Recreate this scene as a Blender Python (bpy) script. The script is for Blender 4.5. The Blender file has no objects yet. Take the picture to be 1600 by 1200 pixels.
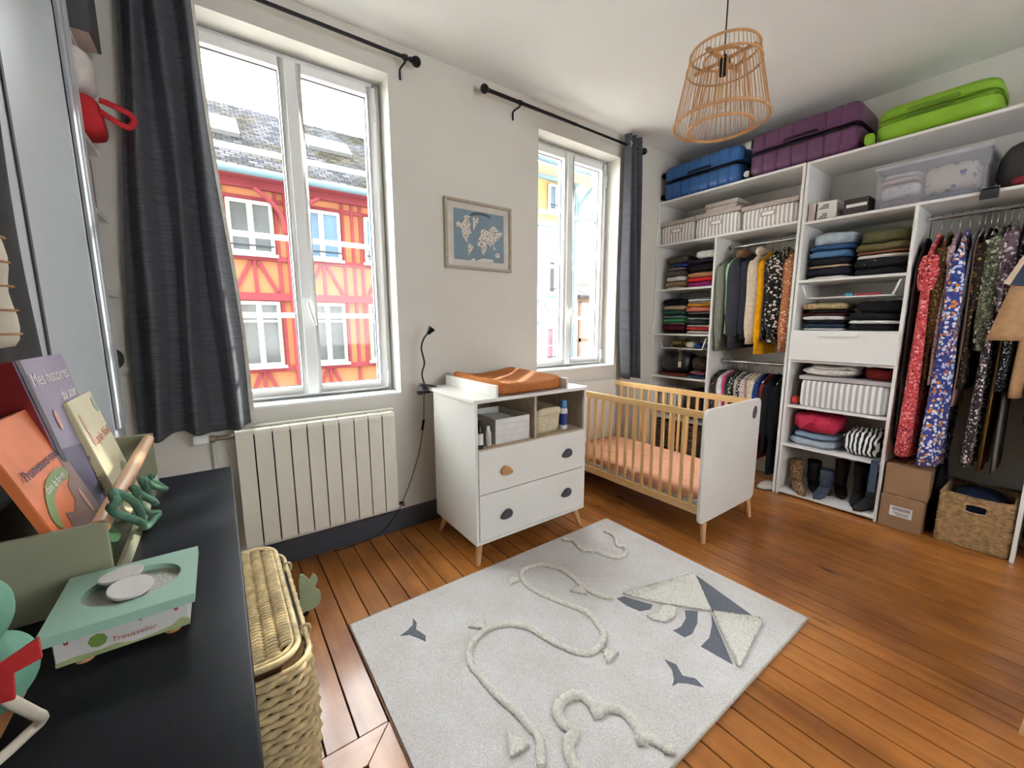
import bpy, bmesh, math, random
from mathutils import Vector, Matrix, noise
random.seed(7)
scene = bpy.context.scene
COL = scene.collection
# ---------------------------------------------------------------- camera
cam = bpy.data.objects.new('camera', bpy.data.cameras.new('camera'))
COL.objects.link(cam)
yaw, pitch, roll = 0.625248, 0.147223, -0.00243
fw = Vector((math.sin(yaw)*math.cos(pitch), math.cos(yaw)*math.cos(pitch), -math.sin(pitch)))
rt = Vector((math.cos(yaw), -math.sin(yaw), 0)); up = rt.cross(fw)
r2 = rt*math.cos(roll)+up*math.sin(roll); u2 = -rt*math.sin(roll)+up*math.cos(roll)
m = Matrix((r2, u2, -fw)).transposed().to_4x4(); m.translation = Vector((0, 0, 1.34))
cam.matrix_world = m
cam.data.sensor_width = 36; cam.data.lens = 632.5/1600*36; cam.data.clip_start = .02; cam.data.clip_end = 300
scene.camera = cam
# ---------------------------------------------------------------- sky, exposure
w = bpy.data.worlds.new('overcast_sky'); scene.world = w; w.use_nodes = True
bg = w.node_tree.nodes['Background']; bg.inputs[0].default_value = (0.94, 0.975, 1.0, 1); bg.inputs[1].default_value = 9.0
sun = bpy.data.objects.new('sun', bpy.data.lights.new('sun', 'SUN')); COL.objects.link(sun)
sun.data.energy = 7.0; sun.data.angle = math.radians(1.5); sun.data.color = (1, .95, .86)
sun.rotation_euler = Vector((-.85, -.50, -.50)).to_track_quat('-Z', 'Y').to_euler()
scene.view_settings.view_transform = 'Standard'; scene.view_settings.look = 'None'
scene.view_settings.exposure = 1.32; scene.view_settings.gamma = 1.0; scene.view_settings.use_curve_mapping = False

# ---------------------------------------------------------------- helpers
def lin(c):
    if isinstance(c, str):
        c = c.lstrip('#'); c = [int(c[i:i+2], 16)/255 for i in (0, 2, 4)]
    return tuple((v/12.92 if v <= .04045 else ((v+.055)/1.055)**2.4) for v in c)+(1,)

MATS = {}
class NT:
    def __init__(s, name):
        s.m = bpy.data.materials.new(name); s.m.use_nodes = True
        s.t = s.m.node_tree; s.b = s.t.nodes['Principled BSDF']; s.tc = None
    def n(s, typ, **kw):
        x = s.t.nodes.new(typ)
        for k, v in kw.items(): setattr(x, k, v)
        return x
    def l(s, a, b): s.t.links.new(a, b)
    def co(s, scale=(1, 1, 1), rot=(0, 0, 0)):
        if s.tc is None: s.tc = s.n('ShaderNodeTexCoord')
        mp = s.n('ShaderNodeMapping'); mp.inputs['Scale'].default_value = scale; mp.inputs['Rotation'].default_value = rot
        s.l(s.tc.outputs['Object'], mp.inputs['Vector']); return mp.outputs[0]
    def ramp(s, fac, stops, const=False):
        r = s.n('ShaderNodeValToRGB'); e = r.color_ramp
        if const: e.interpolation = 'CONSTANT'
        while len(e.elements) < len(stops): e.elements.new(.5)
        for el, (p, c) in zip(e.elements, stops): el.position = p; el.color = lin(c)
        s.l(fac, r.inputs[0]); return r.outputs[0]
    def noise(s, vec, scale, detail=3, rough=.55):
        x = s.n('ShaderNodeTexNoise'); x.inputs['Scale'].default_value = scale
        x.inputs['Detail'].default_value = detail; x.inputs['Roughness'].default_value = rough
        s.l(vec, x.inputs['Vector']); return x.outputs['Fac']
    def bump(s, h, strength=.3, dist=.005):
        b = s.n('ShaderNodeBump'); b.inputs['Strength'].default_value = strength; b.inputs['Distance'].default_value = dist
        s.l(h, b.inputs['Height']); s.l(b.outputs[0], s.b.inputs['Normal'])

def mat(name, col, rough=.6, var=.06, vs=12, bump=0, bs=80, metal=0, coat=0, bd=.003, spec=.5):
    """plain material with a little procedural mottling"""
    if name in MATS: return MATS[name]
    t = NT(name); c = lin(col)
    f = t.noise(t.co(), vs, 4)
    a = tuple(max(0, v*(1-var*1.6)) for v in c[:3]); b = tuple(min(1, v*(1+var*1.6)) for v in c[:3])
    r = t.n('ShaderNodeValToRGB'); r.color_ramp.elements[0].color = a+(1,); r.color_ramp.elements[1].color = b+(1,)
    r.color_ramp.elements[0].position = .25; r.color_ramp.elements[1].position = .75
    t.l(f, r.inputs[0]); t.l(r.outputs[0], t.b.inputs['Base Color'])
    t.b.inputs['Roughness'].default_value = rough; t.b.inputs['Metallic'].default_value = metal
    t.b.inputs['Specular IOR Level'].default_value = spec
    if coat: t.b.inputs['Coat Weight'].default_value = coat; t.b.inputs['Coat Roughness'].default_value = .12
    if bump: t.bump(t.noise(t.co(), bs, 5), bump, bd)
    MATS[name] = t.m; return t.m

def fabric(name, col, weave=900, rough=.9, var=.1):
    return mat(name, col, rough, var, 25, .35, 260, bd=.002, spec=.2)

def spots(name, base, cols, scale=40, thr=.42, rough=.9, stretch=(1, 1, 1), jig=1.0):
    """printed fabric: voronoi blotches in several colours over a base"""
    if name in MATS: return MATS[name]
    t = NT(name); v = t.n('ShaderNodeTexVoronoi'); v.inputs['Scale'].default_value = scale; v.inputs['Randomness'].default_value = jig
    wv = t.co(stretch)
    dn = t.n('ShaderNodeTexNoise'); dn.inputs['Scale'].default_value = scale*1.3; t.l(wv, dn.inputs['Vector'])
    mx = t.n('ShaderNodeMixRGB'); mx.blend_type = 'ADD'; mx.inputs[0].default_value = .6/scale*1.2
    t.l(wv, mx.inputs[1]); t.l(dn.outputs['Color'], mx.inputs[2]); t.l(mx.outputs[0], v.inputs['Vector'])
    sep = t.n('ShaderNodeSeparateColor'); t.l(v.outputs['Color'], sep.inputs[0])
    k = len(cols); pal = t.ramp(sep.outputs[0], [(i/k, c) for i, c in enumerate(cols)], True)
    th = t.n('ShaderNodeMath', operation='LESS_THAN'); th.inputs[1].default_value = thr; t.l(v.outputs['Distance'], th.inputs[0])
    m2 = t.n('ShaderNodeMixRGB'); m2.inputs[1].default_value = lin(base)
    t.l(th.outputs[0], m2.inputs[0]); t.l(pal, m2.inputs[2]); t.l(m2.outputs[0], t.b.inputs['Base Color'])
    t.b.inputs['Roughness'].default_value = rough; t.b.inputs['Specular IOR Level'].default_value = .2
    MATS[name] = t.m; return t.m

def stripes(name, c1, c2, axis=1, period=.03, duty=.5, rough=.85, wob=0):
    if name in MATS: return MATS[name]
    t = NT(name); sx = t.n('ShaderNodeSeparateXYZ'); t.l(t.co(), sx.inputs[0])
    src = sx.outputs[axis]
    if wob:
        nz = t.noise(t.co(), 8); a = t.n('ShaderNodeMath', operation='MULTIPLY'); a.inputs[1].default_value = wob; t.l(nz, a.inputs[0])
        s2 = t.n('ShaderNodeMath', operation='ADD'); t.l(src, s2.inputs[0]); t.l(a.outputs[0], s2.inputs[1]); src = s2.outputs[0]
    d = t.n('ShaderNodeMath', operation='DIVIDE'); d.inputs[1].default_value = period; t.l(src, d.inputs[0])
    f = t.n('ShaderNodeMath', operation='FRACT'); t.l(d.outputs[0], f.inputs[0])
    t.l(t.ramp(f.outputs[0], [(0, c1), (duty, c2)], True), t.b.inputs['Base Color'])
    t.b.inputs['Roughness'].default_value = rough; t.b.inputs['Specular IOR Level'].default_value = .2
    MATS[name] = t.m; return t.m

def wood(name, c1, c2, c3=None, axis=1, scale=1.0, rough=.4, coat=0, rnd=.0, knots=False):
    """grain running along the given axis; rnd = per-object tint"""
    if name in MATS: return MATS[name]
    t = NT(name); sc = [22*scale]*3; sc[axis] = 1.6*scale
    vec = t.co(tuple(sc)); oi = t.n('ShaderNodeObjectInfo')
    ad = t.n('ShaderNodeVectorMath', operation='ADD'); cm = t.n('ShaderNodeCombineXYZ')
    mu = t.n('ShaderNodeMath', operation='MULTIPLY'); mu.inputs[1].default_value = 57.0
    t.l(oi.outputs['Random'], mu.inputs[0])
    for i in range(3): t.l(mu.outputs[0], cm.inputs[i])
    t.l(vec, ad.inputs[0]); t.l(cm.outputs[0], ad.inputs[1])
    f = t.noise(ad.outputs[0], 1.4, 6, .6)
    stops = [(.28, c1), (.72, c2)] if not c3 else [(.22, c1), (.5, c2), (.8, c3)]
    colo = t.ramp(f, stops)
    if knots:
        v = t.n('ShaderNodeTexVoronoi'); v.inputs['Scale'].default_value = 1.0
        kv = t.co((5, 2.0, 1)); a2 = t.n('ShaderNodeVectorMath', operation='ADD'); t.l(kv, a2.inputs[0]); t.l(cm.outputs[0], a2.inputs[1]); t.l(a2.outputs[0], v.inputs['Vector'])
        kr = t.ramp(v.outputs['Distance'], [(.0, '#2a1206'), (.05, '#5a3216'), (.12, '#ffffff')])
        mk = t.n('ShaderNodeMixRGB'); mk.blend_type = 'MULTIPLY'; mk.inputs[0].default_value = .75
        t.l(colo, mk.inputs[1]); t.l(kr, mk.inputs[2]); colo = mk.outputs[0]
        st = t.ramp(t.noise(t.co((1, .6, 1)), 5, 4), [(.35, '#b8a898'), (.62, '#ffffff')])
        m3 = t.n('ShaderNodeMixRGB'); m3.blend_type = 'MULTIPLY'; m3.inputs[0].default_value = .7
        t.l(colo, m3.inputs[1]); t.l(st, m3.inputs[2]); colo = m3.outputs[0]
    if rnd:
        hs = t.n('ShaderNodeHueSaturation'); mr = t.n('ShaderNodeMapRange')
        mr.inputs[3].default_value = 1-rnd; mr.inputs[4].default_value = 1+rnd
        t.l(oi.outputs['Random'], mr.inputs[0]); t.l(mr.outputs[0], hs.inputs['Value']); t.l(colo, hs.inputs['Color']); colo = hs.outputs[0]
    t.l(colo, t.b.inputs['Base Color'])
    t.b.inputs['Roughness'].default_value = rough
    if coat: t.b.inputs['Coat Weight'].default_value = coat; t.b.inputs['Coat Roughness'].default_value = .16
    t.bump(f, .08, .004)
    MATS[name] = t.m; return t.m

def clear(name, tint=(1, 1, 1), gloss=.08, rough=.03, haze=0.0, hazecol='#e8e8ea'):
    """thin clear sheet: see-through with a mirror-like skin and, if asked, milky haze"""
    if name in MATS: return MATS[name]
    m = bpy.data.materials.new(name); m.use_nodes = True; t = m.node_tree; t.nodes.clear()
    o = t.nodes.new('ShaderNodeOutputMaterial'); tr = t.nodes.new('ShaderNodeBsdfTransparent'); tr.inputs[0].default_value = tint+(1,)
    g = t.nodes.new('ShaderNodeBsdfGlossy'); g.inputs['Roughness'].default_value = rough
    fr = t.nodes.new('ShaderNodeLayerWeight'); fr.inputs[0].default_value = .25
    mu = t.nodes.new('ShaderNodeMath'); mu.operation = 'MULTIPLY_ADD'; mu.inputs[1].default_value = .2; mu.inputs[2].default_value = gloss*.2
    t.links.new(fr.outputs['Fresnel'], mu.inputs[0])
    mx = t.nodes.new('ShaderNodeMixShader'); t.links.new(mu.outputs[0], mx.inputs[0]); t.links.new(tr.outputs[0], mx.inputs[1]); t.links.new(g.outputs[0], mx.inputs[2])
    out = mx.outputs[0]
    if haze:
        d = t.nodes.new('ShaderNodeBsdfDiffuse'); d.inputs[0].default_value = lin(hazecol)
        m2 = t.nodes.new('ShaderNodeMixShader'); m2.inputs[0].default_value = haze
        t.links.new(out, m2.inputs[1]); t.links.new(d.outputs[0], m2.inputs[2]); out = m2.outputs[0]
    t.links.new(out, o.inputs[0]); MATS[name] = m; return m

ORG = {}
class G:
    def __init__(s): s.v = []; s.f = []
    def add(s, vs, fs):
        k = len(s.v); s.v += [tuple(p) for p in vs]; s.f += [tuple(i+k for i in f) for f in fs]; return s
    def box(s, x0, x1, y0, y1, z0, z1):
        return s.add([(x0,y0,z0),(x1,y0,z0),(x1,y1,z0),(x0,y1,z0),(x0,y0,z1),(x1,y0,z1),(x1,y1,z1),(x0,y1,z1)],
                     [(0,3,2,1),(4,5,6,7),(0,1,5,4),(1,2,6,5),(2,3,7,6),(3,0,4,7)])
    def prism(s, pts, d):
        """closed polygon pts (3D), extruded by vector d"""
        n = len(pts); d = Vector(d); a = [Vector(p) for p in pts]; b = [p+d for p in a]
        return s.add(a+b, [tuple(range(n-1, -1, -1)), tuple(range(n, 2*n))]+[(i, (i+1) % n, n+(i+1) % n, n+i) for i in range(n)])
    def tube(s, pts, r, n=8, closed=False, flat=1.0, cap=True):
        pts = [Vector(p) for p in pts]; N = len(pts); rs = r if isinstance(r, (list, tuple)) else [r]*N
        vs = []; nrm = None
        for i, p in enumerate(pts):
            a = pts[(i-1) % N] if (closed or i > 0) else p; b = pts[(i+1) % N] if (closed or i < N-1) else p
            t = (b-a)
            t = t.normalized() if t.length > 1e-9 else Vector((0, 0, 1))
            if nrm is None:
                nrm = t.cross(Vector((0, 0, 1)))
                if nrm.length < .05: nrm = t.cross(Vector((1, 0, 0)))
            nrm = (nrm-t*nrm.dot(t)).normalized(); bi = t.cross(nrm)
            for j in range(n):
                q = 2*math.pi*j/n; vs.append(p+nrm*math.cos(q)*rs[i]+bi*math.sin(q)*rs[i]*flat)
        fs = []
        for i in range(N if closed else N-1):
            for j in range(n):
                a, b = i*n, ((i+1) % N)*n; fs.append((a+j, a+(j+1) % n, b+(j+1) % n, b+j))
        if not closed and cap: fs += [tuple(range(n-1, -1, -1)), tuple(range((N-1)*n, N*n))]
        return s.add(vs, fs)
    def cyl(s, a, b, r0, r1=None, n=16): return s.tube([a, b], [r0, r1 if r1 is not None else r0], n)
    def lathe(s, prof, c=(0, 0, 0), n=24, axis=None, cap=True):
        vs = []; fs = []; K = len(prof)
        q = Vector((0, 0, 1)).rotation_difference(Vector(axis)) if axis else None
        for i in range(n):
            a = 2*math.pi*i/n
            for r, z in prof:
                p = Vector((r*math.cos(a), r*math.sin(a), z))
                if q: p = q @ p
                vs.append(p+Vector(c))
        for i in range(n):
            j = (i+1) % n
            for k in range(K-1): fs.append((i*K+k, j*K+k, j*K+k+1, i*K+k+1))
        if cap:
            if prof[0][0] > 1e-6: fs.append(tuple(i*K for i in range(n-1, -1, -1)))
            if prof[-1][0] > 1e-6: fs.append(tuple(i*K+K-1 for i in range(n)))
        return s.add(vs, fs)
    def rings(s, rings, cap=True):
        n = len(rings[0]); k = len(rings); vs = [p for r in rings for p in r]
        fs = [(i*n+j, i*n+(j+1) % n, (i+1)*n+(j+1) % n, (i+1)*n+j) for i in range(k-1) for j in range(n)]
        if cap: fs += [tuple(range(n-1, -1, -1)), tuple(range((k-1)*n, k*n))]
        return s.add(vs, fs)
    def grid(s, fn, nu, nv):
        vs = [fn(i/nu, j/nv) for i in range(nu+1) for j in range(nv+1)]
        return s.add(vs, [(i*(nv+1)+j, (i+1)*(nv+1)+j, (i+1)*(nv+1)+j+1, i*(nv+1)+j+1) for i in range(nu) for j in range(nv)])
    def blob(s, b, n=(8, 10, 5), p=5, amp=.008, freq=9, seed=0, sag=0, fn=None):
        """soft rounded slab filling box b, surface lumped by noise"""
        x0, x1, y0, y1, z0, z1 = b; c = Vector(((x0+x1)/2, (y0+y1)/2, (z0+z1)/2)); h = Vector(((x1-x0)/2, (y1-y0)/2, (z1-z0)/2))
        idx = {}; vs = []; fs = []
        def vert(i, j, k):
            key = (i, j, k)
            if key in idx: return idx[key]
            u = [2*i/n[0]-1, 2*j/n[1]-1, 2*k/n[2]-1]
            q = (sum(abs(a)**p for a in u))**(1/p); mx = max(abs(a) for a in u)
            u = [a*mx/q if q else 0 for a in u]
            P = Vector((c.x+u[0]*h.x, c.y+u[1]*h.y, c.z+u[2]*h.z))
            if amp:
                nv = noise.noise_vector(P*freq+Vector((seed*3.1, seed*1.7, seed)))
                P += Vector((nv.x, nv.y, nv.z*.8 if u[2] > -.8 else 0))*amp
                if P.z < z0: P.z = z0
            if fn: P = fn(P, u)
            idx[key] = len(vs); vs.append(P); return idx[key]
        A, B, D = n
        for i in range(A):
            for j in range(B):
                fs.append((vert(i,j,0), vert(i,j+1,0), vert(i+1,j+1,0), vert(i+1,j,0)))
                fs.append((vert(i,j,D), vert(i+1,j,D), vert(i+1,j+1,D), vert(i,j+1,D)))
        for i in range(A):
            for k in range(D):
                fs.append((vert(i,0,k), vert(i+1,0,k), vert(i+1,0,k+1), vert(i,0,k+1)))
                fs.append((vert(i,B,k), vert(i,B,k+1), vert(i+1,B,k+1), vert(i+1,B,k)))
        for j in range(B):
            for k in range(D):
                fs.append((vert(0,j,k), vert(0,j,k+1), vert(0,j+1,k+1), vert(0,j+1,k)))
                fs.append((vert(A,j,k), vert(A,j+1,k), vert(A,j+1,k+1), vert(A,j,k+1)))
        return s.add(vs, fs)
    def build(s, name, material, parent=None, bevel=0, smooth=False, seg=2, origin=None):
        o3 = Vector(origin) if origin is not None else (ORG[parent.name] if parent else None)
        if o3 is None:
            xs, ys, zs = zip(*s.v); o3 = Vector(((min(xs)+max(xs))/2, (min(ys)+max(ys))/2, min(zs)))
        me = bpy.data.meshes.new(name); me.from_pydata([tuple(Vector(p)-o3) for p in s.v], [], s.f)
        if bevel:
            bm = bmesh.new(); bm.from_mesh(me); bmesh.ops.remove_doubles(bm, verts=bm.verts, dist=1e-6)
            es = [e for e in bm.edges if len(e.link_faces) == 2 and e.calc_face_angle(0) > .5]
            bmesh.ops.bevel(bm, geom=es, offset=bevel, segments=seg, affect='EDGES', profile=.5, clamp_overlap=True)
            bm.to_mesh(me); bm.free()
        bm = bmesh.new(); bm.from_mesh(me); bmesh.ops.recalc_face_normals(bm, faces=bm.faces); bm.to_mesh(me); bm.free()
        if smooth or (bevel and seg > 1):
            for p in me.polygons: p.use_smooth = True
            if bevel or smooth == 'auto':
                me.set_sharp_from_angle(angle=math.radians(40))
        me.materials.append(material)
        o = bpy.data.objects.new(name, me); COL.objects.link(o)
        if bevel and seg > 1:
            wn = o.modifiers.new('flat_faces', 'WEIGHTED_NORMAL'); wn.keep_sharp = True; wn.weight = 100
        if parent: o.parent = parent
        else: o.location = o3
        ORG[o.name] = o3
        return o

def thing(name, label, cat, loc=(0, 0, 0), group=None):
    o = bpy.data.objects.new(name, None); COL.objects.link(o); o.location = loc; o.empty_display_size = .05
    ORG[o.name] = Vector(loc); o['label'] = label; o['category'] = cat
    if group: o['group'] = group
    return o
def tag(o, label, cat, group=None):
    o['label'] = label; o['category'] = cat
    if group: o['group'] = group
    return o
def struct(o, label=None):
    o['kind'] = 'structure'
    if label: o['label'] = label
    return o
def stuff(o): o['kind'] = 'stuff'; return o
def piece(src, parent, off):
    c = src.copy(); COL.objects.link(c); c.parent = parent; c.location = Vector(off); ORG[c.name] = ORG[src.name]; return c
def text(s, name, material, parent, pos, xdir, ydir, size, thick=.0004, align='CENTER', shear=0):
    """flat lettering laid on a surface: pos = anchor, xdir = reading direction, ydir = up of the letters"""
    cu = bpy.data.curves.new(name, 'FONT'); cu.body = s; cu.size = size; cu.extrude = thick; cu.align_x = align; cu.align_y = 'CENTER'; cu.shear = shear; cu.resolution_u = 3
    tmp = bpy.data.objects.new(name+'_c', cu); COL.objects.link(tmp)
    dg = bpy.context.evaluated_depsgraph_get(); me = bpy.data.meshes.new_from_object(tmp.evaluated_get(dg))
    bpy.data.objects.remove(tmp)
    X = Vector(xdir).normalized(); Y = Vector(ydir).normalized(); Z = X.cross(Y)
    M4 = Matrix((X, Y, Z)).transposed().to_4x4(); M4.translation = Vector(pos)-ORG[parent.name]
    me.transform(M4); me.materials.clear(); me.materials.append(material)
    o = bpy.data.objects.new(name, me); COL.objects.link(o); o.parent = parent; ORG[o.name] = ORG[parent.name]; return o
def smoothpath(pts, k=6, closed=False):
    """Catmull-Rom through the points"""
    P = [Vector(p) for p in pts]; n = len(P); out = []
    for i in range(n if closed else n-1):
        p0 = P[(i-1) % n] if closed or i > 0 else P[0]; p1 = P[i]; p2 = P[(i+1) % n]; p3 = P[(i+2) % n] if closed or i < n-2 else P[-1]
        for j in range(k):
            t = j/k; out.append(.5*((2*p1)+(p2-p0)*t+(2*p0-5*p1+4*p2-p3)*t*t+(3*p1-p0-3*p2+p3)*t**3))
    if not closed: out.append(P[-1])
    return out
# common materials
WALL = mat('wall_paint', '#e0dcd3', .85, .02, 3, .05, 60)
CEIL = mat('ceiling_paint', '#efeee9', .9, .015, 2)
PVC = mat('white_pvc', '#f2f3f3', .3, .01)
LAM = mat('white_laminate', '#e9e8e4', .42, .012, 5)
LACQ = mat('white_lacquer', '#e6e4de', .35, .012, 5)
BLACK = mat('black_metal', '#1e1c1f', .4, .05, metal=.6)
CHROME = mat('chrome', '#c9c9c9', .22, .02, metal=1)
BEECH = wood('beech', '#c99163', '#ddb083', axis=2, scale=.7, rough=.42)
BIRCH = wood('birch_y', '#d9ab6c', '#ecc88d', axis=1, scale=.6, rough=.4)
BIRCHZ = wood('birch_z', '#d9a96a', '#eac58b', axis=2, scale=.6, rough=.4)
DARKGREY = mat('dark_grey_paint', '#4a4a50', .5, .03)
# ================================================================ the room
W = 2.48; HC = 2.935; XB = 3.96; XL = -.34; YA = 2.237; XA = -.66; Y0 = -1.7
W1 = (-.035, .917, .90, 2.757); W2 = (2.035, 2.95, .955, 2.755); YG = 2.66
FLOORW = wood('floor_pine', '#8e5620', '#b47131', '#c98843', axis=1, scale=.5, rough=.38, coat=.5, rnd=.07, knots=True)
FLOORX = wood('floor_pine_x', '#8e5620', '#b47131', '#c98843', axis=0, scale=.5, rough=.38, coat=.5, rnd=.07, knots=True)
GAP = mat('floor_gap', '#1d0f07', .9)
fl = struct(G().box(XA, XB, Y0, W, -.06, -.012).build('floor', GAP, origin=(0, 0, 0)), 'varnished brown pine plank floor')
PX0 = .162-.0997*9
k = 0
def bx_plank(x0, x1, y0, y1, m=FLOORW):
    return G().box(x0, x1, y0, y1, -.012, 0).build('plank', m, fl, bevel=.0015, seg=1)
while True:
    xa = PX0+k*.0997; xb = xa+.0997-.005; k += 1
    if xa > XB: break
    xa = max(xa, XA+.002); xb = min(xb, XB-.002)
    if xb-xa < .01: continue
    rnd = random.Random(k)
    if xb < .37:
        bx_plank(xa, xb, 1.222, W-.002)
    else:
        cut = rnd.uniform(-.9, .3) if rnd.random() < .25 else None
        if cut is None: bx_plank(xa, xb, Y0, W-.002)
        else: bx_plank(xa, xb, Y0, cut-.001); bx_plank(xa, xb, cut+.001, W-.002)
# border boards framing the hearth, mitred at the corner
xh, yh, bw = .36, 1.2205, .1
G().prism([(XA+.002, yh, -.012), (xh-.001, yh, -.012), (xh-bw-.001, yh-bw, -.012), (XA+.002, yh-bw, -.012)], (0, 0, .012)).build('border_board', FLOORX, fl, bevel=.0015, seg=1)
G().prism([(xh, yh-.001, -.012), (xh, Y0, -.012), (xh-bw, Y0, -.012), (xh-bw, yh-bw-.001, -.012)], (0, 0, .012)).build('border_board', FLOORW, fl, bevel=.0015, seg=1)
SLATE = mat('hearth_stone', '#3a3836', .6, .15, 6, .2, 30)
G().box(XA+.002, xh-bw-.003, Y0, yh-bw-.003, -.012, -.001).build('hearth_slab', SLATE, fl, bevel=.002, seg=1)

def wall_with_holes(name, x0, x1, z0, z1, y0, y1, holes, m):
    g = G(); xs = [x0]+[v for h in holes for v in h[:2]]+[x1]
    for i in range(0, len(xs), 2): g.box(xs[i], xs[i+1], y0, y1, z0, z1)
    for h in holes: g.box(h[0], h[1], y0, y1, z0, h[2]); g.box(h[0], h[1], y0, y1, h[3], z1)
    return struct(g.build(name, m, origin=(0, W, 0)))
wall_with_holes('wall_window', XA-.12, XB+.1, -.1, HC+.05, W, 2.80, (W1, W2), WALL)
struct(G().box(XB, XB+.1, Y0-.12, W, -.1, HC+.05).build('wall_right', WALL))
struct(G().box(XA-.12, XB+.1, Y0, 2.80, HC, HC+.12).build('ceiling', CEIL))
BREAST = mat('breast_paint', '#b3b8bd', .38, .02, 3)
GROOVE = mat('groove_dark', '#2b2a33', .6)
wl = struct(G().box(XA-.12, XL, Y0, YA, 0, HC).build('wall_left', BREAST, origin=(XL, 0, 0)), 'pale blue-grey painted chimney breast')
struct(G().box(XA-.12, XA, YA, W, 0, HC).build('wall_alcove', WALL))
BW = struct(G().box(XL, 1.2, Y0-.12, Y0, 0, HC).box(2.4, XB, Y0-.12, Y0, 0, HC).box(1.2, 2.4, Y0-.12, Y0, 0, .95).box(1.2, 2.4, Y0-.12, Y0, 2.35, HC).build('wall_back', WALL))  # opening added in the unseen rear wall to admit fill light
rw = struct(G().box(1.2, 1.26, Y0-.09, Y0-.03, .95, 2.35).box(2.34, 2.4, Y0-.09, Y0-.03, .95, 2.35).box(1.26, 2.34, Y0-.09, Y0-.03, .95, 1.01).box(1.26, 2.34, Y0-.09, Y0-.03, 2.29, 2.35).build('window_3', PVC), 'unseen white window added in the rear wall for fill light')  # unseen window, added as a source of fill from behind the camera
SHEER = clear('fill_net', (.72, .72, .72), .0, .5, .25, '#f0f0ee')
g = G().grid(lambda a, b: Vector((1.15+1.3*a, Y0+.03+.012*math.sin(a*70), 2.42-1.5*b)), 90, 4); g.build('fill_window_net', SHEER, rw, smooth=True)  # net added to dim and spread light from the added rear window
# mouldings on the chimney breast
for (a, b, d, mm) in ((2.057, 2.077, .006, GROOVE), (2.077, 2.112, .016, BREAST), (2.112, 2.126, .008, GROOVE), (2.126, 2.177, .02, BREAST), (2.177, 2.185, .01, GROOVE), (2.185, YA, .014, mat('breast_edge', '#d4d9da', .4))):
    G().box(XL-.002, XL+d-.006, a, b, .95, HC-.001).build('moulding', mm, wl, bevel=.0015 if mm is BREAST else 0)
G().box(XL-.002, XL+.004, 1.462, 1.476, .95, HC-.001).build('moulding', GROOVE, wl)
# baseboard (dark grey)
BB = mat('baseboard_paint', '#3b3f47', .45, .03)
struct(G().box(XA+.002, 3.50, W-.022, W, 0, .135).build('baseboard_window', BB, bevel=.003))
GLASS = clear('window_glass', (.985, .995, .99), .05)
def window(n, box, cx, label):
    x0, x1, z0, z1 = box
    root = bpy.data.objects.new('window_%d' % n, None); COL.objects.link(root); root.location = ((x0+x1)/2, YG, z0); ORG[root.name] = Vector(root.location)
    root['kind'] = 'structure'; root['label'] = label
    a, b, c, d = x0+.004, x1-.004, z0+.004, z1-.004
    fy0, fy1 = YG-.03, YG+.04; t = .042
    g = G().box(a, a+t, fy0, fy1, c, d).box(b-t, b, fy0, fy1, c, d).box(a+t, b-t, fy0, fy1, c, c+t).box(a+t, b-t, fy0, fy1, d-t, d)
    g.build('frame', PVC, root, bevel=.004)
    s0, s1 = YG-.055, YG+.02; st = .05
    for q, (p0, p1) in enumerate(((a+t-.012, cx-.003), (cx+.003, b-t+.012))):
        zz0, zz1 = c+t-.012, d-t+.012
        g = G().box(p0, p0+st, s0, s1, zz0, zz1).box(p1-st, p1, s0, s1, zz0, zz1).box(p0+st, p1-st, s0, s1, zz0, zz0+st).box(p0+st, p1-st, s0, s1, zz1-st, zz1)
        sash = g.build('sash', PVC, root, bevel=.006)
        G().box(p0+st-.004, p1-st+.004, YG-.008, YG-.002, zz0+st-.004, zz1-st+.004).build('pane', GLASS, sash)
        for zb in (2.255, 1.822, 1.392):
            G().box(p0+st, p1-st, YG+.012, YG+.032, zb-.014, zb+.014).build('glazing_bar', PVC, sash, bevel=.004)
        gk = G()
        e = .004
        for (u0, u1, v0, v1) in ((p0+st, p0+st+e, zz0+st, zz1-st), (p1-st-e, p1-st, zz0+st, zz1-st), (p0+st, p1-st, zz0+st, zz0+st+e), (p0+st, p1-st, zz1-st-e, zz1-st)):
            gk.box(u0, u1, YG-.016, YG-.008, v0, v1)
        gk.build('gasket', DARKGREY, sash)
    G().box(cx-.028, cx+.028, s0-.014, s0, c+.03, d-.03).build('meeting_stile', PVC, root, bevel=.006)
    for hz in (d-.17, c+.10):
        G().cyl((b-t+.006, s0-.004, hz-.045), (b-t+.006, s0-.004, hz+.045), .008, n=10).build('hinge', PVC, root, smooth='auto')
    hg = G().box(cx-.017, cx+.017, s0-.022, s0-.012, 1.40, 1.49); hg.cyl((cx, s0-.02, 1.455), (cx, s0-.055, 1.455), .009, n=10)
    hg.tube(smoothpath([(cx, s0-.052, 1.465), (cx+.006, s0-.055, 1.43), (cx+.018, s0-.054, 1.38), (cx+.03, s0-.05, 1.335)], 4), .0095, 8)
    hg.build('handle', PVC, root, bevel=.002)
    G().box(x0-.0, x1, W-.006, fy0+.01, z0-.0, z0+.014).build('window_sill', PVC, root, bevel=.003)
    return root
window(1, W1, .4305, 'white double casement window nearest the left curtain')
window(2, W2, 2.472, 'white double casement window beside the wardrobe')

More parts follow.
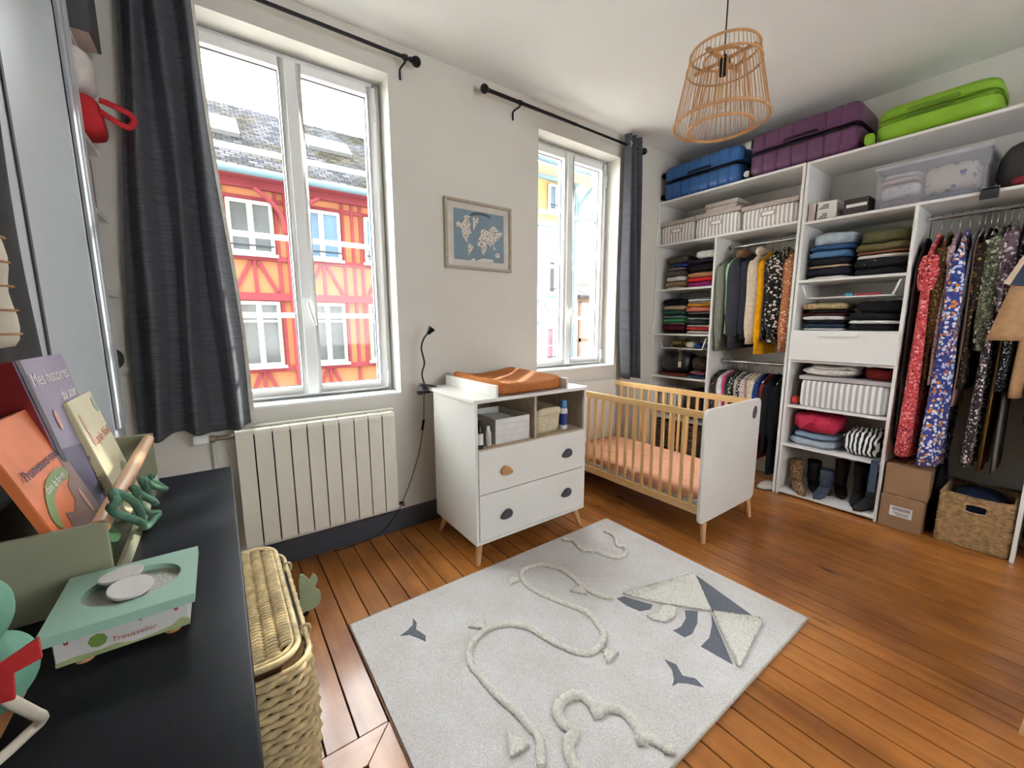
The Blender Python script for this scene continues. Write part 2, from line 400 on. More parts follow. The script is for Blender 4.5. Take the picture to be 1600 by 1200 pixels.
# unseen storeys, neighbours and roof of our building, added tall to shade the street
OUTR = mat('outside_render', '#8f8a80', .9, .04, 2)
own = struct(G().box(-14, 24, 2.70, 2.80, -3.3, -.07).box(-14, 24, 2.70, 2.80, HC+.13, 14.2).box(-14, XA-.125, 2.70, 2.80, -.07, HC+.13).box(XB+.105, 24, 2.70, 2.80, -.07, HC+.13).box(-14, -13.9, -6, 2.7, -3.3, 14.2).box(23.9, 24, -6, 2.7, -3.3, 14.2).build('wall_outside', OUTR, origin=(0, 2.8, 0)))
G().prism([(-14, 3.0, 14.1), (-14, -1.6, 17.6), (-14, -6.3, 14.1)], (38, 0, 0)).build('roof', mat('own_roof', '#55565c', .7), own)
# ================================================================ outside: the street
RED = mat('beam_red', '#74343b', .7, .05, spec=.1); ORANGE = mat('render_orange', '#956549', .85, .04, 2, spec=.1)
SHUT = mat('frame_white_out', '#a9a7a4', .5, spec=.1); SLATEROOF = None
def slate_roof(name, c1, c2, c3):
    t = NT(name); br = t.n('ShaderNodeTexBrick'); br.inputs['Scale'].default_value = 1
    br.inputs['Brick Width'].default_value = .22; br.inputs['Row Height'].default_value = .12; br.inputs['Mortar Size'].default_value = .012
    br.inputs['Color1'].default_value = lin(c1); br.inputs['Color2'].default_value = lin(c2); br.inputs['Mortar'].default_value = lin(c3)
    t.l(t.co(), br.inputs['Vector'])
    mos = t.ramp(t.noise(t.co(), 1.1, 5), [(.42, '#ffffff'), (.62, '#cfc290')])
    mx = t.n('ShaderNodeMixRGB'); mx.blend_type = 'MULTIPLY'; mx.inputs[0].default_value = .9; t.l(br.outputs[0], mx.inputs[1]); t.l(mos, mx.inputs[2])
    t.l(mx.outputs[0], t.b.inputs['Base Color']); t.b.inputs['Roughness'].default_value = .95; t.b.inputs['Specular IOR Level'].default_value = .05
    t.bump(br.outputs['Fac'], .4, .01); return t.m
SLATEROOF = slate_roof('roof_slate', '#48484d', '#26272c', '#0d0e10')
GUT = mat('zinc_blue', '#5f7580', .4, .03, spec=.1)
PANE_D = mat('pane_dark', '#3e4448', .12, .35, 1.2, coat=.3); PANE_B = mat('pane_sky', '#46637f', .12, .2, .8, coat=.3); PANE_P = mat('pane_pink', '#9c5f6c', .3, .3, 3, spec=.1)
RAIL = mat('rail_black', '#3a3a40', .5, spec=.1)
YF = 12.0
def house_window(par, x0, x1, z0, z1, y, pm, bar=True, split=.5, transom=None):
    t = .075
    wd = G().box(x0, x0+t, y-.1, y, z0, z1).box(x1-t, x1, y-.1, y, z0, z1).box(x0+t, x1-t, y-.1, y, z1-t, z1).box(x0+t, x1-t, y-.1, y, z0, z0+t).box((x0+x1)/2-.06, (x0+x1)/2+.06, y-.09, y, z0+t, z1-t).build('window', SHUT, par, bevel=.01, seg=1)
    for (a, b) in ((x0+t, (x0+x1)/2-.06), ((x0+x1)/2+.06, x1-t)):
        G().box(a, b, y-.05, y-.02, z0+t, z1-t).build('pane', pm, wd)
        if transom: G().box(a, b, y-.08, y-.04, transom-.025, transom+.025).build('transom_bar', SHUT, wd)
    if bar: G().cyl((x0+.02, y-.16, z0+.18), (x1-.02, y-.16, z0+.18), .022, n=8).build('guard_rail', RAIL, wd)
    G().box(x0-.06, x1+.06, y-.14, y, z0-.07, z0).build('sill', SHUT, wd)
    return wd
hr = thing('half_timbered_house', 'orange half-timbered house with red beams and slate roof across the street', 'house', (1.5, YF, -3))
HX0, HX1 = -7.0, 6.2
G().box(HX0, HX1, YF, YF+7, -3.2, 4.9).build('wall', ORANGE, hr)
def beam(x0, x1, z0, z1, d=.05): return G().box(x0, x1, YF-d, YF+.02, z0, z1).build('beam', RED, hr, bevel=.008, seg=1)
def slant(xa, za, xb, zb, w=.085):
    v = Vector((xb-xa, 0, zb-za)).normalized(); n = Vector((-v.z, 0, v.x))*w/2; a = Vector((xa, YF-.04, za)); b = Vector((xb, YF-.04, zb))
    return G().prism([a-n, b-n, b+n, a+n], (0, .05, 0)).build('brace', RED, hr)
beam(HX0, HX1, 4.55, 4.76, .12)
beam(HX0, HX1, 2.90, 3.02, .06); beam(HX0, HX1, 1.93, 2.12, .07); beam(HX0, HX1, .14, .27, .07); beam(HX0, HX1, 4.28, 4.38, .04)
bays = [-4.36, -1.17, 2.02, 5.21]
for i, bx in enumerate((-2.78, .41, 1.98, 3.56, 5.13)):
    if bx+.94 > HX1: continue
    house_window(hr, bx, bx+.94, 3.05, 4.27, YF, PANE_D if i in (0, 1) else PANE_B)
    house_window(hr, bx+.02, bx+.94, .30, 1.9, YF, PANE_D, bar=False, transom=1.42)
    beam(bx-.13, bx-.04, .27, 4.55, .045); beam(bx+.98, bx+1.06, .27, 4.55, .045)
    c = bx+.42
    slant(bx+.4, 2.88, bx+.03, 2.14); slant(bx+.56, 2.88, bx+.93, 2.14); beam(bx+.44, bx+.52, 2.12, 2.90, .045)
    slant(bx+.4, .13, bx+.03, -.8); slant(bx+.56, .13, bx+.93, -.8); beam(bx+.44, bx+.52, -.9, .14, .045)
for px in (1.61, -1.6): beam(px, px+.17, -1.2, 4.55, .09)
for px in (3.21,): beam(px, px+.08, -1.2, 4.55, .045)
for x0, s in ((1.61, -1), (1.78, 1)):
    pts = smoothpath([(x0, YF-.06, 3.6), (x0+s*.06, YF-.1, 4.0), (x0+s*.3, YF-.2, 4.3), (x0+s*.62, YF-.25, 4.53)], 4)
    G().tube(pts, .055, 6).build('bracket', RED, hr)
beam(-7, 6.2, -.95, -.85, .05)
# roof
k_ = (7.80-4.91)/3.8
rf = G().prism([(HX0, 11.62, 4.86), (HX0, 15.5, 7.80), (HX0, 15.5, 7.62), (HX0, 11.75, 4.78)], (HX1-HX0, 0, 0)).build('roof', SLATEROOF, hr)
# keep the slate courses level on the pitched slab
G().tube([(HX0, 11.58, 4.83), (HX1, 11.58, 4.83)], .09, 8).build('gutter', GUT, hr, smooth=True)
G().box(HX0, HX1, 11.6, 11.95, 4.72, 4.78).build('soffit', RED, hr)
def skylight(x0, x1, ya, yb):
    za, zb = 4.91+(ya-11.7)*k_, 4.91+(yb-11.7)*k_; n = Vector((0, -k_, 1)).normalized()*.14
    P = [Vector((x0, ya, za)), Vector((x1, ya, za)), Vector((x1, yb, zb)), Vector((x0, yb, zb))]
    s = G().prism([p-n*.2 for p in P], n).build('skylight', mat('zinc_dark', '#77797d', .5, spec=.1), hr)
    c = sum(P, Vector())/4
    G().prism([c+(p-c)*.88+n*.82 for p in P], n*.1).build('pane', mat('skylight_pane', '#e9eef0', .1, coat=.4), s)
skylight(.0, .92, 13.29, 14.19); skylight(2.6, 3.81, 13.6, 14.3); skylight(-3.0, -2.0, 13.3, 14.2)
G().box(4.75, 5.25, 15.2, 16.0, 7.2, 9.7).build('chimney', mat('chimney_render', '#6b6862', .9, .1, 3, spec=.1), hr)
# yellow and blue corner house further along
PB = mat('beam_pale_blue', '#7d97a2', .7, .04, spec=.1); YEL = mat('render_yellow', '#a8946a', .85, .03, 2, spec=.1); PALE = mat('render_white', '#b3b6b8', .85, .03, 2, spec=.1)
hb = thing('corner_house', 'pale yellow and white timbered corner house with light blue beams and gutter', 'house', (9, YF, -3))
G().box(6.3, 11.80, YF+.02, YF+7, 5.05, 7.0).build('upper_wall', YEL, hb)
G().box(6.3, 11.80, YF+.02, YF+7, -3.2, 5.05).build('lower_wall', PALE, hb)
def bb(x0, x1, z0, z1, d=.06, nm='beam'): return G().box(x0, x1, YF-d, YF+.03, z0, z1).build(nm, PB, hb, bevel=.008, seg=1)
bb(11.66, 11.86, -3, 6.3, .08); bb(6.3, 11.8, 4.92, 5.10); bb(6.3, 11.8, 2.22, 2.42); bb(6.3, 11.8, 1.42, 1.60); bb(6.3, 11.8, 6.55, 6.85, .12)
for x in (8.2, 9.9, 11.2): bb(x, x+.09, -3, 5.0, .04)
for (xa, za, xb, zb) in ((10.4, 4.8, 10.8, 4.0), (11.15, 4.8, 10.8, 4.0), (10.2, 2.15, 10.6, 1.65), (11.1, 2.15, 10.75, 1.65)):
    v = Vector((xb-xa, 0, zb-za)).normalized(); n = Vector((-v.z, 0, v.x))*.04; a = Vector((xa, YF-.03, za)); b = Vector((xb, YF-.03, zb))
    G().prism([a-n, b-n, b+n, a+n], (0, .05, 0)).build('brace', PB, hb)
house_window(hb, 10.30, 11.05, 5.50, 6.42, YF, PANE_B); house_window(hb, 10.30, 11.05, 2.48, 3.72, YF, PANE_D); house_window(hb, 10.22, 11.05, -.1, 1.22, YF, PANE_P, transom=.5)
house_window(hb, 8.5, 9.4, 5.5, 6.42, YF, PANE_B); house_window(hb, 8.5, 9.4, 2.48, 3.72, YF, PANE_D)
G().prism([(6.25, 11.2, 6.86), (6.25, 15.5, 9.6), (6.25, 15.5, 9.45), (6.25, 11.2, 6.74)], (6.35, 0, 0)).build('roof', SLATEROOF, hb)
G().tube([(6.25, 11.16, 6.82), (12.6, 11.16, 6.82)], .1, 8).build('gutter', GUT, hb, smooth=True)
G().box(6.3, 12.6, 11.2, 12.0, 6.66, 6.72).build('soffit', mat('soffit_cream', '#a39c8c', .8, spec=.1), hb)
G().tube(smoothpath([(11.8, 11.95, 5.3), (11.95, 11.9, 5.9), (12.25, 11.8, 6.35), (12.58, 11.7, 6.68)], 5), .12, 8).build('bracket', PB, hb, smooth=True)
G().cyl((11.5, YF-.12, -3), (11.5, YF-.12, 6.6), .05, n=8).build('drain_pipe', GUT, hb, smooth=True)
WOODT = mat('old_timber', '#5d4d40', .8, .15, 4, spec=.1)
hf = thing('timbered_gable_house', 'narrow cream house with brown timbers seen through the right window', 'house', (16, 17, -3))
G().box(14.6, 22, 17.0, 22, -3.2, 2.9).build('wall', mat('render_cream', '#a8a194', .85, .03, 2, spec=.1), hf)
def fb(x0, x1, z0, z1): return G().box(x0, x1, 16.93, 17.02, z0, z1).build('beam', WOODT, hf)
fb(14.6, 22, 2.55, 2.95); fb(14.6, 22, .3, .5); fb(14.6, 15.0, -3, 2.6); fb(15.9, 16.1, -3, 2.6); fb(17.0, 17.2, -3, 2.6); fb(18.2, 18.4, -3, 2.6)
G().prism([(14.3, 16.7, 2.95), (14.3, 20, 4.2), (14.3, 20, 4.05), (14.3, 16.7, 2.8)], (8, 0, 0)).build('roof', SLATEROOF, hf)
struct(G().box(-25, 40, 2.9, 60, -3.4, -3.2).build('street', mat('asphalt', '#9a9894', .9, .08, 2, spec=.1)), 'grey street below the windows')
# ================================================================ wardrobe wall
XF = 3.513; XK = 3.955
lu = thing('shelving_unit', 'white open shelving unit with two clothes rails behind the cot', 'shelving', (3.73, 1.87, 0))
def brd(par, name, y0, y1, z0, z1, x0=XF, x1=XK, m=LAM): return G().box(x0, x1, y0, y1, z0, z1).build(name, m, par, bevel=.0015, seg=1)
brd(lu, 'side_panel', 2.460, 2.478, 0, 2.458); brd(lu, 'side_panel', 1.2725, 1.2905, 0, 2.458)
brd(lu, 'top_board', 1.2725, 2.478, 2.458, 2.476); brd(lu, 'shelf', 1.2905, 2.460, 2.066, 2.084)
brd(lu, 'divider', 1.885, 1.903, .0, 2.066)
for z in (1.666, 1.245, .835, .434, .07): brd(lu, 'shelf', 1.903, 2.460, z-.018, z)
for z, x in ((1.997, 3.73), (1.004, 3.73)):
    G().cyl((x, 1.2905, z), (x, 1.885, z), .0125, n=12).build('clothes_rail', CHROME, lu, smooth='auto')
    for y, s in ((1.2905, 1), (1.885, -1)): G().cyl((x, y, z), (x, y+s*.012, z), .02, n=12).build('rail_socket', CHROME, lu, smooth='auto')
ru = thing('shelving_unit', 'white open wardrobe unit with a drawer, shelves and long hanging space', 'shelving', (3.73, .6, 0))
brd(ru, 'side_panel', 1.247, 1.265, 0, 2.456); brd(ru, 'top_board', -.62, 1.265, 2.456, 2.474); brd(ru, 'shelf', -.60, 1.247, 2.045, 2.063)
brd(ru, 'divider', .647, .665, 0, 2.045); brd(ru, 'divider', .055, .073, 0, 2.045); brd(ru, 'side_panel', -.62, -.602, 0, 2.456)
for z in (1.652, 1.287, .722, .414, .035): brd(ru, 'shelf', .665, 1.247, z-.018, z)
brd(ru, 'shelf', .665, 1.247, 1.05, 1.066)
dr = brd(ru, 'drawer', .652, 1.260, 1.069, 1.284, XF-.02, XF-.001)
G().box(XF-.034, XF-.020, .855, 1.085, 1.248, 1.262).build('handle', LAM, dr, bevel=.002)
G().cyl((3.73, .073, 1.99), (3.73, .647, 1.99), .0125, n=12).build('clothes_rail', CHROME, ru, smooth='auto')

# ---------- hanging clothes
def garment(label, cat, group, y, zt, zb, m, hw=.20, ty=.022, xc=3.73, sleeve=None, smat=None, flare=1.0, seed=0, hook=True, railz=None, hm=None, fold=.006, belly=1.0, name='hanging_garment', sl_r=.036, front=.0, hemtilt=0):
    railz = railz or zt+.07
    t = thing(name, label, cat, (xc, y, zb), group)
    L = zt-zb; prof = [(0, .3), (.015, .34), (.05, .62), (.10, .88), (.14, 1.0), (.3, .97), (.5, .95+.05*flare), (.75, .97*(.5+.5*flare)), (1, flare)]
    rr = []; n = 28; rnd = random.Random(seed*13+5); ph = [rnd.uniform(0, 6.28) for _ in range(4)]
    steps = 16
    for i in range(steps+1):
        s = (i/steps)**1.35
        for a, b in zip(prof, prof[1:]):
            if a[0] <= s <= b[0]: f = a[1]+(b[1]-a[1])*(s-a[0])/(b[0]-a[0]); break
        wx = hw*f; tz = ty*(.45+.55*min(1, s/.18))*(1+(belly-1)*s)
        ring = []
        for j in range(n):
            a = 2*math.pi*j/n; ca, sa = math.cos(a), math.sin(a)
            x = math.copysign(abs(ca)**.75, ca)*wx; yy = math.copysign(abs(sa)**.8, sa)*tz
            wv = fold*min(1, s*1.6)*(math.sin(x*55+ph[0]+s*2)+.6*math.sin(x*92+ph[1]-s*3))
            ring.append((xc+x-front*s, y+yy+wv+.004*math.sin(s*5+ph[2]), zt-s*L-(.02*(1-f) if s < .14 else 0)+hemtilt*s*x))
        rr.append(ring)
    G().rings(rr).build('body', m, t, smooth=True)
    if sleeve:
        for sx in (-1, 1):
            x0 = xc+sx*(hw*.86); pts = [(x0, y, zt-.10*L-.02), (x0+sx*.012, y+.002, zt-.10*L-.10), (x0+sx*.004, y-.003, zt-.1*L-.45*sleeve), (x0-sx*.0, y+.003, zt-.1*L-.8*sleeve), (x0-sx*.008, y, zt-.1*L-sleeve)]
            P = smoothpath(pts, 3); rs = [sl_r*(.75+.3*math.sin(math.pi*min(1, i/len(P)*1.15))) for i in range(len(P))]
            G().tube(P, rs, 10, flat=min(1.0, ty/sl_r+.15)).build('sleeve', smat or m, t, smooth=True)
    if hook:
        hmm = hm or CHROME
        gp = [(xc, y, zt-.02), (xc, y, railz-.02)]+[(xc+.019*math.sin(a), y, railz+.0-.019*math.cos(a)) for a in [0.3+.55*q for q in range(8)]]
        gg = G().tube(gp, .0022, 6); gg.tube([(xc-.17, y, zt-.075), (xc-.02, y, zt-.02), (xc+.02, y, zt-.02), (xc+.17, y, zt-.075)], .004, 6)
        gg.build('hanger', hmm, t, smooth=True)
    return t
F = fabric
GA = 'coats on the upper rail'
SAGE = F('puffer_sage', '#84857a'); NAVY = F('puffer_navy', '#34363f', rough=.6); NAVY2 = F('quilt_navy', '#2b2c38', rough=.7)
TEDDY = mat('teddy_cream', '#d6c4ac', .95, .15, 60, .8, 140, bd=.006, spec=.1); MUST = F('mustard', '#e6a314')
HOUND = spots('boucle_check', '#1f1d1c', ['#d6cdbd', '#1c1b1b', '#cfc4b2', '#2a2826'], 62, .5, stretch=(1, .6, 1)); RUST = spots('rust_floral', '#b5714a', ['#ead0b6', '#c58a63', '#f0dcc6'], 60, .36)
top = 1.925
def quilted(t, y, zt, zb, xc, hw, m, n):
    for q in range(n):
        z = zt-.12-(zt-zb-.14)*q/n
        G().tube([(xc-hw*1.02+.012, y-.026, z), (xc-hw*1.04, y-.01, z), (xc-hw*1.04, y+.01, z), (xc-hw*1.02+.012, y+.026, z)], .0025, 5).build('quilt_seam', m, t)
g1 = garment('sage grey quilted puffer coat, first on the upper rail', 'coat', GA, 1.842, top, 1.10, SAGE, .205, .032, sleeve=.64, seed=1, sl_r=.040, railz=1.997)
quilted(g1, 1.846, top, 1.10, 3.73, .205, SAGE, 7)
garment('mint green jacket behind the sage puffer coat', 'jacket', GA, 1.783, top, 1.25, F('mint', '#a9cfa6'), .185, .02, sleeve=.45, seed=2, railz=1.997)
g3 = garment('charcoal navy puffer coat with brown fur trimmed hood', 'coat', GA, 1.725, top+.01, 1.13, NAVY, .215, .036, sleeve=.62, seed=3, sl_r=.056, railz=1.997)
G().blob((3.56, 3.83, 1.69, 1.76, 1.875, 1.955), (9, 6, 5), 2.5, .014, 30, 3).build('fur_collar', mat('fur_brown', '#8a6a48', .95, .25, 50, .9, 160, bd=.008), g3, smooth=True)
quilted(g3, 1.725, top+.01, 1.13, 3.73, .215, NAVY, 7)
garment('dark navy quilted jacket between the fur hood coat and cream teddy coat', 'jacket', GA, 1.648, top, 1.21, NAVY2, .20, .028, sleeve=.60, seed=4, sl_r=.046, railz=1.997)
g5 = garment('cream fleece teddy coat on the upper rail', 'coat', GA, 1.585, top+.005, 1.17, TEDDY, .21, .028, sleeve=.63, seed=5, sl_r=.044, railz=1.997)
G().blob((3.58, 3.80, 1.56, 1.612, 1.88, 1.955), (8, 5, 5), 2.5, .01, 30, 5).build('collar', TEDDY, g5, smooth=True)
garment('long mustard yellow coat on the upper rail', 'coat', GA, 1.527, top, 1.09, MUST, .19, .024, sleeve=.66, seed=6, sl_r=.040, railz=1.997)
garment('navy jacket with pale dots beside the mustard coat', 'jacket', GA, 1.478, top, 1.20, spots('navy_dots', '#20212e', ['#cfd0d8', '#b9bcc9'], 70, .25), .19, .020, sleeve=.58, seed=7, sl_r=.036, railz=1.997)
garment('black and cream tweed coat in a coarse check', 'coat', GA, 1.415, top+.02, 1.18, HOUND, .225, .038, sleeve=.58, seed=8, sl_r=.055, railz=1.997)
garment('rust brown dress with small cream flowers, last on the upper rail', 'dress', GA, 1.336, top-.01, 1.12, RUST, .20, .030, sleeve=.66, seed=9, sl_r=.042, railz=1.997)

GB = 'shirts and jackets on the lower rail'
low = [('dark brown paisley blouse at the shelf end of the lower rail', spots('paisley_br', '#3a2a24', ['#8d7d83', '#54434e', '#b5a6a6'], 80, .4), 1.856, .33, 'blouse'),
       ('charcoal grey cardigan, second on the lower rail', F('charc', '#4a4644'), 1.824, .42, 'cardigan'),
       ('white blouse on the lower rail beside the pink one', F('wblouse', '#e9e3df'), 1.790, .45, 'blouse'),
       ('bright pink satin blouse on the lower rail', mat('pink_satin', '#e0358e', .4, .15, 14), 1.760, .40, 'blouse'),
       ('dark olive grey jacket on the lower rail', F('olive_dk', '#3f3e36'), 1.726, .45, 'jacket'),
       ('black and white printed top between dark and pale grey jackets', spots('bw_print', '#1e2120', ['#c4c8c2', '#2a2d2b', '#e3e5df'], 80, .42), 1.694, .48, 'top'),
       ('pale stone grey jacket on the lower rail', F('stone', '#c4bcae'), 1.660, .40, 'jacket'),
       ('grey green leaf print shirt on the lower rail', spots('leafprint', '#3b3f39', ['#c9ccc4', '#81877b', '#e6e8e0'], 75, .42), 1.626, .46, 'shirt'),
       ('mauve floral blouse next to the beige jacket', spots('mauvefl', '#d9c7c3', ['#7d4a5a', '#b08a92', '#54323c'], 85, .36), 1.594, .45, 'blouse'),
       ('beige jacket on the lower rail', F('beige', '#d5bfa4'), 1.558, .42, 'jacket'),
       ('cream knitted cardigan on the lower rail', F('creamk', '#ddd3c2'), 1.524, .44, 'cardigan'),
       ('royal blue jacket with pale lining on the lower rail', F('royal', '#263f7c'), 1.490, .25, 'jacket'),
       ('brick red shirt on the lower rail', F('brickred', '#8e3b35'), 1.452, .22, 'shirt'),
       ('black wool coat, second to last on the lower rail', F('blackwool', '#1c1c20'), 1.405, .28, 'coat'),
       ('long black coat, last on the lower rail', F('blackwool2', '#141418'), 1.346, .12, 'coat')]
for i, (lab, mm, y, zb, cat) in enumerate(low):
    thick = .013 if i < 13 else .03
    garment(lab, cat, GB, y, .935, zb, mm, .185+.01*(i % 3), thick, sleeve=.44, seed=20+i, sl_r=.026 if i < 13 else .042, fold=.003, railz=1.004)

GC = 'dresses on the long rail'
r = 1.99
CORAL = spots('coral_floral', '#c9464b', ['#e8767a', '#f2aea4', '#5c2440', '#d95a5c', '#ef8f86'], 74, .5)
LEO = spots('leopard', '#4b3520', ['#8a6a38', '#2a1c12', '#a5854e', '#3b2716'], 101, .4)
MAUV = spots('mauve_floral', '#b59a9c', ['#8c6a78', '#d8c4c0', '#6f5266', '#c6acb0'], 81, .45)
BLUEF = spots('blue_floral', '#3d4f92', ['#dfe3ef', '#e08a4a', '#5b4a95', '#c4cbe6', '#2f3f80', '#efe9ee'], 56, .55)
DKOCH = spots('dark_ochre', '#2d2824', ['#b48a48', '#4d4236', '#8c6a38'], 54, .35)
GRN = spots('green_print', '#5d6250', ['#3c4236', '#98997f', '#2e322b', '#b9b7a2'], 81, .45)
LEAF = spots('leaf_mono', '#3b2f36', ['#d5ccc8', '#1e191d', '#8d8083', '#e8e0db'], 64, .45)
DOTS = spots('black_dots', '#15151a', ['#e8e8ea'], 94, .26)
def RG(label, cat, y, zb, mm, **kw):
    kw.setdefault('fold', .004); kw.setdefault('ty', .013); kw.setdefault('sl_r', .026)
    return garment(label, cat, GC, y, kw.pop('zt', 1.90), zb, mm, railz=r, **kw)
bagm = mat('bag_black', '#1b1b1d', .55, .1)
RG('black garment bag on a black hook at the left end of the rail', 'garment bag', .620, .60, bagm, hw=.20, ty=.019, hm=BLACK, zt=1.88, seed=50, name='garment_bag')
RG('long coral red floral dress with short sleeves', 'dress', .570, .50, CORAL, hw=.235, ty=.024, belly=2.0, sleeve=.22, sl_r=.05, seed=51, flare=1.12, front=.02, name='hanging_dress')
RG('brown leopard print dress with long sleeves', 'dress', .528, .92, LEO, hw=.205, ty=.019, belly=1.3, sleeve=.62, sl_r=.034, seed=52, name='hanging_dress')
RG('mauve floral blouse between the leopard and blue dresses', 'blouse', .493, .96, MAUV, hw=.20, ty=.016, belly=1.4, sleeve=.3, seed=53, flare=1.05, name='hanging_blouse')
RG('long blue dress with white and orange flowers', 'dress', .452, .47, BLUEF, hw=.235, ty=.024, belly=2.4, sleeve=.6, sl_r=.036, seed=54, flare=1.15, front=.02, fold=.008, name='hanging_dress')
RG('grey see-through plastic garment cover on the long rail', 'garment cover', .414, .66, clear('plastic_cover', (.82, .82, .83), .5, .15, .35, '#9fa0a4'), hw=.20, ty=.013, seed=55, name='garment_cover')
RG('dusty pink sheer skirt behind the plastic cover', 'skirt', .392, .84, mat('dusty_pink', '#a58a82', .6), hw=.19, ty=.008, seed=56, name='hanging_skirt')
RG('black dress with ochre spots on the long rail', 'dress', .368, .95, DKOCH, hw=.205, ty=.014, belly=1.5, sleeve=.4, seed=57, name='hanging_dress')
RG('black and white striped top on the long rail', 'top', .344, 1.20, stripes('bw_stripe', '#17171a', '#eceae6', 2, .05), hw=.20, ty=.010, sleeve=.35, seed=58, name='hanging_shirt')
RG('grey green patterned blouse with long sleeves', 'blouse', .318, 1.18, GRN, hw=.215, ty=.018, belly=1.4, sleeve=.62, sl_r=.036, seed=59, name='hanging_blouse')
RG('black skirt with a pale leaf print at the hem', 'skirt', .293, .50, LEAF, hw=.215, ty=.015, belly=2.0, seed=60, flare=1.05, name='hanging_skirt')
RG('mauve and white leaf print blouse on the long rail', 'blouse', .268, 1.40, spots('mauve_leaf', '#6b5a64', ['#d9cfd0', '#433640', '#b5a6ab'], 55, .42), hw=.225, ty=.017, sleeve=.4, sl_r=.034, seed=61, name='hanging_blouse')
RG('ochre brown long trousers on the long rail', 'trousers', .243, .47, F('ochre_br', '#7c5a32'), hw=.19, ty=.010, seed=62, name='hanging_trousers')
RG('black dress with small white dots', 'dress', .218, .96, DOTS, hw=.225, ty=.016, belly=1.5, seed=63, front=.015, name='hanging_dress')
RG('dark green and white striped long scarf dress', 'dress', .195, .48, stripes('gw_str', '#35362f', '#77706a', 0, .04), hw=.19, ty=.009, seed=64, name='hanging_dress')
CAM = F('camel', '#b38b66')
ck = RG('camel wool coat with wide sleeves at the photo edge', 'coat', .160, .93, CAM, hw=.215, ty=.028, seed=65, front=.02, zt=1.88, name='hanging_coat')
def cuffed(P, R, fl):
    n = 16; rings = []
    for (x, y, z), r_ in zip(P, R): rings.append([(x+r_*fl*math.cos(2*math.pi*q/n), y+r_*math.sin(2*math.pi*q/n), z) for q in range(n)])
    return G().rings(rings)
cuffed(smoothpath([(3.515, .165, 1.78), (3.49, .175, 1.66), (3.462, .200, 1.45), (3.452, .225, 1.245)], 4), [.022+.045*(k/12)**.9 for k in range(13)], .55).build('sleeve', CAM, ck, smooth=True)
cuffed(smoothpath([(3.93, .165, 1.78), (3.935, .165, 1.6), (3.935, .165, 1.4), (3.93, .165, 1.25)], 4), [.015]*13, .8).build('sleeve', CAM, ck, smooth=True)
sw = thing('hanging_shawl', 'navy, cream and red striped shawl at the photo edge', 'shawl', (3.46, .16, 1.51), GC)
def strip(pts, mm, nm, dx=0): G().prism([(3.478-(1.86-z)*.12+dx, y, z) for y, z in pts], (.010, 0, 0)).build(nm, mm, sw, bevel=.002)
strip([(.135, 1.86), (.150, 1.86), (.262, 1.548), (.238, 1.540)], F('shawl_cream', '#d8c0a8'), 'cream_stripe'); strip([(.112, 1.86), (.1345, 1.86), (.2375, 1.540), (.175, 1.525)], F('shawl_navy', '#3f485c'), 'navy_stripe')
strip([(.104, 1.86), (.1115, 1.86), (.1745, 1.525), (.16, 1.52)], F('shawl_cream', '#d8c0a8'), 'cream_stripe'); strip([(.085, 1.86), (.1035, 1.86), (.1595, 1.52), (.09, 1.505)], F('shawl_red', '#b4553f'), 'red_stripe')
G().tube([(3.485, .09, 1.862), (3.485, .15, 1.862), (3.60, .14, 1.90), (3.73, .125, 1.92), (3.73, .125, 2.01)], .003, 6).build('hanger', CHROME, sw)
RG('olive green parka behind the camel coat', 'coat', .102, .80, F('olive', '#4f4f3e'), hw=.205, ty=.012, sleeve=.5, seed=67, name='hanging_coat')

# ---------- folded clothes
def fold_item(name, label, cat, group, y0, y1, z0, z1, mm, x0=3.55, x1=3.90, seed=0, amp=.006, p=4.5, layers=0, tilt=0, n=(10, 14, 6)):
    cy = (y0+y1)/2
    fn = (lambda P, u: Vector((P.x, P.y, P.z+tilt*(P.y-cy)))) if tilt else None
    g = G().blob((x0, x1, y0, y1, z0, z1), n, p, amp, 17, seed, fn=fn)
    return tag(g.build(name, mm, None, smooth=True), label, cat, group)
def pile(group, y0, y1, z, items, where, x0=3.55, seed=0):
    """items from the bottom up: (words, cat, colour, height, dy0, dy1)"""
    for i, it in enumerate(items):
        words, cat, mm, h = it[:4]; a = y0+(it[4] if len(it) > 4 else 0); b = y1+(it[5] if len(it) > 5 else 0)
        if isinstance(mm, str): mm = F('cl_'+mm.strip('#'), mm)
        r_ = random.Random(seed*31+i)
        fold_item('folded_'+{'top': 'shirt'}.get(cat, cat).replace(' ', '_'), words+' '+where, cat, group, a, b, z, z+h, mm, x0+r_.uniform(0, .03), 3.88+r_.uniform(-.02, .03), seed*9+i, amp=min(.013, h*.30), p=5 if h > .03 else 4)
        z += h+.0008
P1 = 'folded clothes on the left unit, upper shelf'; P2 = 'folded clothes on the left unit, second shelf'
pile(P1, 2.20, 2.41, 1.667, [('white shirt', 'shirt', '#dcd8d2', .018, .04, -.03), ('camel brown jumper', 'jumper', '#8c6f55', .052), ('white folded jumper', 'jumper', '#e4e0da', .045), ('charcoal folded jumper', 'jumper', '#55504e', .055), ('dusty mauve folded top', 'top', '#8b7875', .024), ('royal blue folded top', 'top', '#23356f', .034, -.03, -.07), ('dark taupe folded jumper', 'jumper', '#4d4341', .075)], 'in the left pile under the striped boxes', seed=1)
pile(P1, 1.92, 2.19, 1.667, [('magenta wool jumper', 'jumper', '#a33a86', .05), ('bright red jumper', 'jumper', '#e0313a', .036), ('rust tan jumper', 'jumper', '#c08a68', .048), ('black folded jumper', 'jumper', '#1c1a1c', .075), ('dark navy folded jumper', 'jumper', '#20202c', .035), ('white thick jumper', 'jumper', '#e8e6e2', .07, 0, -.09)], 'in the right pile under the striped boxes', seed=2)
